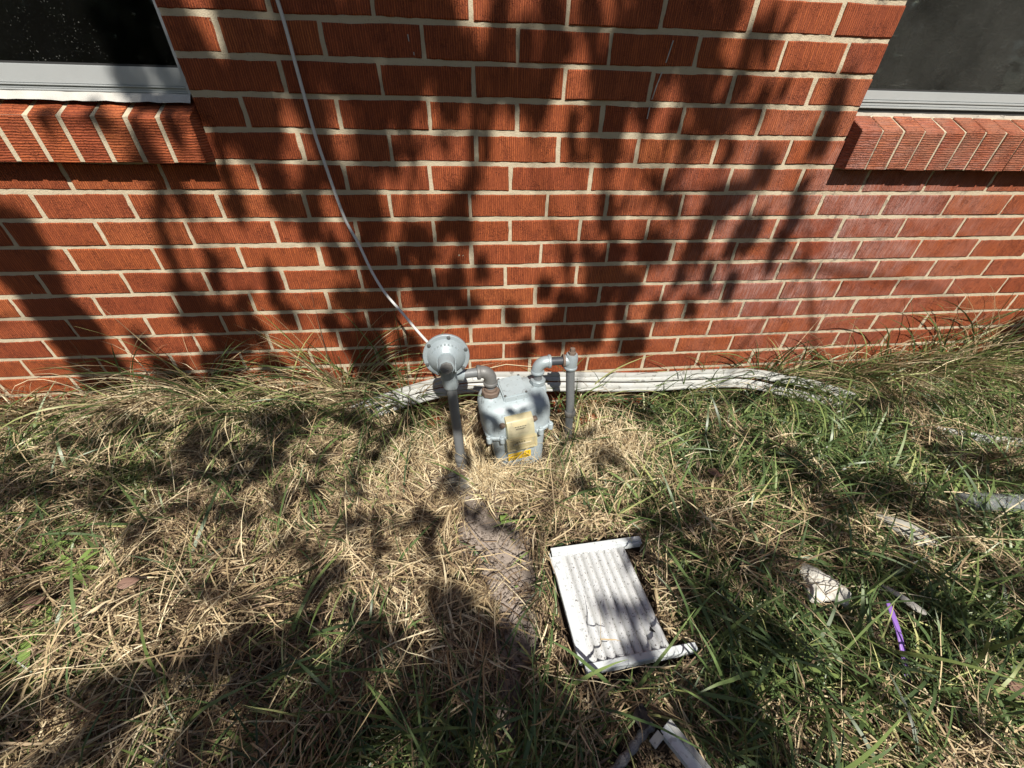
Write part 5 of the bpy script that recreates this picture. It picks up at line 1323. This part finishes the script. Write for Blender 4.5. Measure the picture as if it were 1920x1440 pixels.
for gi, (mt, nm_, lb_) in enumerate((('grass', "tuft_blades", "ragged green tufts arching up against the bricks"), ('straw', "tuft_straw", "ragged dry stems in the tufts against the bricks"))):
    xs, ys, ls, az_, el_ = [], [], [], [], []
    for cx, ln, cnt, gr in TUFTS:
        m1 = int(1.9 * cnt * (gr if gi == 0 else 1.3 - gr)); lean = -1.57 + rng.choice([-1.0, 1.0]) * rng.uniform(0.5, 1.3)
        xs.append(rng.normal(cx, 0.016, m1)); ys.append((-0.016 if (-0.5 < cx < 0 or 0.7 < cx < 1.3) else -0.045) - np.abs(rng.normal(0, 0.012, m1))); ls.append(ln * rng.uniform(0.45, 1.5, m1))
        az_.append(np.where(rng.random(m1) < 0.55, lean, -3.1 - lean) + rng.normal(0, 0.8, m1)); el_.append(rng.normal(1.30, 0.18, m1))
    x = np.concatenate(xs); y = np.concatenate(ys); L = np.concatenate(ls); n = len(x)
    so = blades(nm_, x, y, gz(x, y) + 0.02, np.concatenate(az_), np.concatenate(el_), L, rng.uniform(0.0035, 0.0085, n) if gi == 0 else rng.uniform(0.0018, 0.0042, n), rng.normal(1.45, 0.55, n), np.clip(rng.beta(2, 1.8, n), 0, 1), M[mt], 10, 20 + gi, 1.3, 0.004, 0.05)
    tag(so, lb_, "grass", kind="stuff")
# tiny ground-cover leaves
x, y = scatter(16000, 0.05)
k = rng.random(len(x)) < np.clip(green_amount(x, y), 0, 1) * 0.5; x, y = x[k], y[k]; n = len(x)
s9 = blades("ground_cover", x, y, gz(x, y) + mound(x, y) * rng.random(n) * 0.6 + 0.006, rng.uniform(0, 6.28, n), rng.normal(0.3, 0.35, n), rng.uniform(0.010, 0.026, n), rng.uniform(0.006, 0.012, n), rng.normal(0.4, 0.3, n), np.clip(rng.beta(3, 2, n), 0, 1), M['grass'], 3, 9, 0.5, 0.004)
tag(s9, "small leaved green ground cover in the grass", "ground cover", kind="stuff")

# ------------------------------------------------------------------ tree behind the viewer that dapples the light
tree = thing("tree", "leafy tree standing in the yard whose branches shade the wall", "tree", (-0.4, -5.6, 0.0))
def seg_points(pts, hw, count):
    P = np.array(pts, float); d = np.r_[0, np.cumsum(np.linalg.norm(np.diff(P, axis=0), axis=1))]
    t = rng.uniform(-hw * 0.4, d[-1] + hw * 0.4, count)
    tc = np.clip(t, 0, d[-1])
    c = np.stack([np.interp(tc, d, P[:, k]) for k in range(2)], -1)
    a = rng.uniform(0, 6.28, count); r_ = hw * np.sqrt(rng.random(count)) * 0.92
    return c + np.stack([np.cos(a) * r_, np.sin(a) * r_], -1), d[-1]
Sv = np.array(S)
anchors, LP = [], []
COVER = 3.2
def add_leaves(P3, t0, t1):
    t = t0 + rng.uniform(0, t1 - t0, len(P3))
    return P3 + Sv[None] * t[:, None]
LEAF_A = 0.050 * 0.024 * 0.55
for pts, hw in WALL_SHADE:
    d = sum(math.dist(a, b) for a, b in zip(pts, pts[1:])); A_ = (math.pi * hw * hw + 2 * hw * d) * 0.9
    nl = max(2, int(COVER * A_ / LEAF_A))
    p, _ = seg_points(pts, max(hw - 0.013, 0.004), nl)
    base = 2.7 + 0.8 * rng.random()
    P3 = np.stack([p[:, 0], np.zeros(nl), p[:, 1]], -1)
    Q = add_leaves(P3, base, base + 0.45); LP.append(Q); anchors.append(Q.mean(0))
for pts, hw in GROUND_SHADE:
    d = sum(math.dist(a, b) for a, b in zip(pts, pts[1:])); A_ = (math.pi * hw * hw + 2 * hw * d) * 0.77
    nl = max(3, int(1.2 * A_ / LEAF_A))
    p, _ = seg_points(pts, hw * 1.15, nl)
    base = 2.2 + 0.6 * rng.random()
    P3 = np.stack([p[:, 0], p[:, 1], np.full(nl, 0.05)], -1)
    Q = add_leaves(P3, base, base + 0.5); LP.append(Q); anchors.append(Q.mean(0))
for c_, r_, m0 in (((0.185, -0.275, 0.245), 0.022, 16), ((0.10, -0.30, 0.10), 0.018, 8)):
    a = rng.normal(0, r_ * 0.6, (m0, 3)); Q = add_leaves(np.array(c_)[None] + a, 2.9, 3.5); LP.append(Q)
x = rng.uniform(-1.75, 2.0, 70000); y = rng.uniform(-1.15, -0.02, 70000)
want = 0.14 + 0.30 * ss(-0.36, -0.12, y) * ss(0.05, -0.25, x) * ss(-1.55, -1.2, x)
for lx, ly, lr, la in LIT: want = want - la * np.exp(-((x - lx) ** 2 + (y - ly) ** 2) / lr ** 2)
gap = fbm(x * 11 + 3, y * 15, 99, 3); rk = np.argsort(np.argsort(gap)) / len(gap)
k = rk < np.clip(want, 0, 1); x, y = x[k], y[k]
nl = min(len(x), int(2.0 * len(x) / 70000 * 3.75 * 1.13 * 0.77 / LEAF_A)); x, y = x[:nl], y[:nl]
Q = add_leaves(np.stack([x, y, np.full(nl, 0.05)], -1), 2.1, 2.9); LP.append(Q)
for i in range(0, nl, max(1, nl // 24)): anchors.append(Q[i])
# the dense part of the crown, with small gaps
poly = np.array(SHADE_POLY); x = rng.uniform(-1.7, 0.3, 60000); y = rng.uniform(-1.7, -0.6, 60000)
def inpoly(x, y, P):
    c = np.zeros(x.shape, bool); j = len(P) - 1
    for i in range(len(P)):
        k = ((P[i, 1] > y) != (P[j, 1] > y)) & (x < (P[j, 0] - P[i, 0]) * (y - P[i, 1]) / (P[j, 1] - P[i, 1] + 1e-12) + P[i, 0]); c ^= k; j = i
    return c
k = inpoly(x, y, poly) | ((y < -0.97) & (x > -1.3 + 0) & (x < 0.2))
for (hx, hy), hr in SHADE_HOLES: k &= np.hypot(x - hx, (y - hy)) > hr * 1.15
k &= fbm(x * 15, y * 15, 91, 3) < 0.535
x, y = x[k], y[k]
area = len(x) / 60000 * 2.0 * 1.1
nl = min(len(x), int(4.2 * area * 0.77 / LEAF_A)); x, y = x[:nl], y[:nl]
Q = add_leaves(np.stack([x, y, np.full(nl, 0.05)], -1), 3.0, 3.9); LP.append(Q)
for i in range(0, nl, max(1, nl // 24)): anchors.append(Q[i])
# crown over the upper wall: nearly closed at left, open towards the right
x = rng.uniform(-0.75, 1.0, 90000); z = rng.uniform(0.86, 1.75, 90000)
want = np.where(x < 0.02, 0.78, np.where(x < 0.62, 0.44, 0.12)) * ss(0.86, 1.03, z + 0.10 * (fbm(x * 5, x * 0 + 2, 95, 2) - 0.5))
gap = fbm(x * 11, z * 6.5, 93, 2)
k = gap < np.quantile(gap, 0.5) + (want - 0.5) * 0.42
x, z = x[k], z[k]; nl = min(len(x), int(2.6 * len(x) / 90000 * 1.75 * 0.89 * 0.64 / LEAF_A)); x, z = x[:nl], z[:nl]
Q = add_leaves(np.stack([x, 0 * x, z], -1), 2.9, 3.6); LP.append(Q)
for i in range(0, nl, max(1, nl // 16)): anchors.append(Q[i])
# the rest of the crown, farther back and higher, off to the left
m_ = 9000
cc = np.array([(-0.4, -5.4, 3.9), (0.9, -5.8, 4.0), (-1.7, -5.6, 3.8), (0.3, -6.4, 4.6), (-0.9, -6.3, 4.7), (0.0, -5.9, 5.2)])
pick = rng.integers(0, len(cc), m_); g3 = rng.normal(0, 1, (m_, 3)); g3 /= np.linalg.norm(g3, axis=1, keepdims=True)
LP.append(cc[pick] + g3 * (rng.random((m_, 1)) ** 0.4) * np.array([0.8, 0.7, 0.55]))
LPs = np.concatenate(LP); n = len(LPs)
# each leaf: a pointed lamina facing roughly to the light, five points folded on the midrib
nrm = Sv[None] * 1.2 + rng.normal(0, 0.45, (n, 3)); nrm /= np.linalg.norm(nrm, axis=1, keepdims=True)
dr = rng.normal(0, 1, (n, 3)) + np.array([0, 0, -1.9]); dr -= nrm * (dr * nrm).sum(1, keepdims=True); dr /= np.linalg.norm(dr, axis=1, keepdims=True)
sd = np.cross(nrm, dr); Ls = rng.uniform(0.044, 0.082, n)[:, None]; Ws = Ls * rng.uniform(0.30, 0.40, n)[:, None]
v0 = LPs - dr * Ls * 0.5; v3 = LPs + dr * Ls * 0.5
v1 = LPs - dr * Ls * 0.08 + sd * Ws * 0.5 + nrm * Ws * 0.12; v5 = LPs - dr * Ls * 0.08 - sd * Ws * 0.5 + nrm * Ws * 0.12
v2 = LPs + dr * Ls * 0.22 + sd * Ws * 0.36 + nrm * Ws * 0.08; v4 = LPs + dr * Ls * 0.22 - sd * Ws * 0.36 + nrm * Ws * 0.08
V = np.stack([v0, v1, v2, v3, v4, v5], 1).reshape(-1, 3) - np.array([-0.4, -5.6, 0.0])
b = (np.arange(n) * 6)[:, None, None]; F = (b + np.array([[0, 1, 2, 3], [0, 3, 4, 5]])[None]).reshape(-1, 4)
crown = np_mesh("crown", V, F, M['leaf'], tree, {"tone": np.repeat(rng.random(n), 6)})
bm = bmesh.new()
bm_tube(bm, [(0, 0, -0.1), (0.01, 0.02, 0.6), (0.04, 0.05, 1.4), (0.05, 0.08, 2.1), (0.05, 0.05, 3.0), (0.1, -0.2, 4.0), (0.05, -0.4, 4.9)], [0.17, 0.14, 0.125, 0.11, 0.085, 0.06, 0.03], 14)
obj("trunk", bm, M['bark'], tree, smooth=True)
anc = np.array(anchors) - np.array([-0.4, -5.6, 0.0])
# a few limbs reaching out along the crown, twigs fanning to the leaf clumps
limb_nodes = []
starts = [(0.05, 0.1, 2.3), (0.1, 0.15, 2.5), (-0.1, 0.1, 2.6), (0.15, 0.1, 2.8), (-0.05, 0.05, 2.2), (0.2, 0.1, 2.7), (0.2, 0.1, 2.4)]
limb_ends = [(-1.05, 3.55, 2.85), (-0.25, 3.75, 3.05), (0.35, 3.75, 3.10), (1.05, 3.65, 3.05), (-0.65, 3.2, 2.55), (1.65, 3.6, 3.0), (1.2, 2.9, 2.45)]
for ei, (s0, e_) in enumerate(zip(starts, limb_ends)):
    a = Vector(s0); b = Vector(e_)
    pts = [a.lerp(b, t) + Vector((0, 0, 0.14 * math.sin(math.pi * t))) + Vector((random.uniform(-.06, .06), random.uniform(-.03, .03), random.uniform(-.04, .04))) for t in (i / 9 for i in range(10))]
    bm = bmesh.new(); bm_tube(bm, pts, [0.020 - 0.016 * i / 9 for i in range(10)], 8); obj("limb", bm, M['bark'], tree, smooth=True)
    limb_nodes += pts[3:]
bm = bmesh.new()
for a in anc[::2]:
    a = Vector(a); nb = min(limb_nodes, key=lambda p: (p - a).length)
    if (nb - a).length > 1.6: continue
    mid = nb.lerp(a, 0.5) + Vector((random.uniform(-.05, .05), random.uniform(-.05, .05), 0.05))
    bm_tube(bm, [nb, mid, a], [0.006, 0.004, 0.002], 5, caps=False)
obj("twigs", bm, M['bark'], tree, smooth=True)

# unseen leaf mass added to darken the panes and block low sky light
m_ = 16000
hx = rng.uniform(-14, 14, m_); hz_ = rng.random(m_) ** 0.7 * (3.2 + 1.2 * fbm(hx * 0.5, hx * 0.1, 97)); hy = -10.5 + rng.normal(0, 0.45, m_)
cen = np.stack([hx, hy, hz_], -1); n = m_
nrm = rng.normal(0, 1, (n, 3)) + np.array([0, 0.8, 0.5]); nrm /= np.linalg.norm(nrm, axis=1, keepdims=True)
dr = rng.normal(0, 1, (n, 3)); dr -= nrm * (dr * nrm).sum(1, keepdims=True); dr /= np.linalg.norm(dr, axis=1, keepdims=True); sd = np.cross(nrm, dr); s_ = rng.uniform(0.12, 0.26, n)[:, None]
V = np.stack([cen - dr * s_, cen + sd * s_ * 0.6, cen + dr * s_, cen - sd * s_ * 0.6], 1).reshape(-1, 3)
hd = np_mesh("added_hedge", V, np.arange(n * 4).reshape(-1, 4), M['leaf'], None, {"tone": np.repeat(rng.random(n), 4)})
tag(hd, "green leaf mass added out of view behind the viewer to darken the panes", "added_hedge", kind="stuff")

print("individual bricks", n_ind, "leaves", len(LPs))
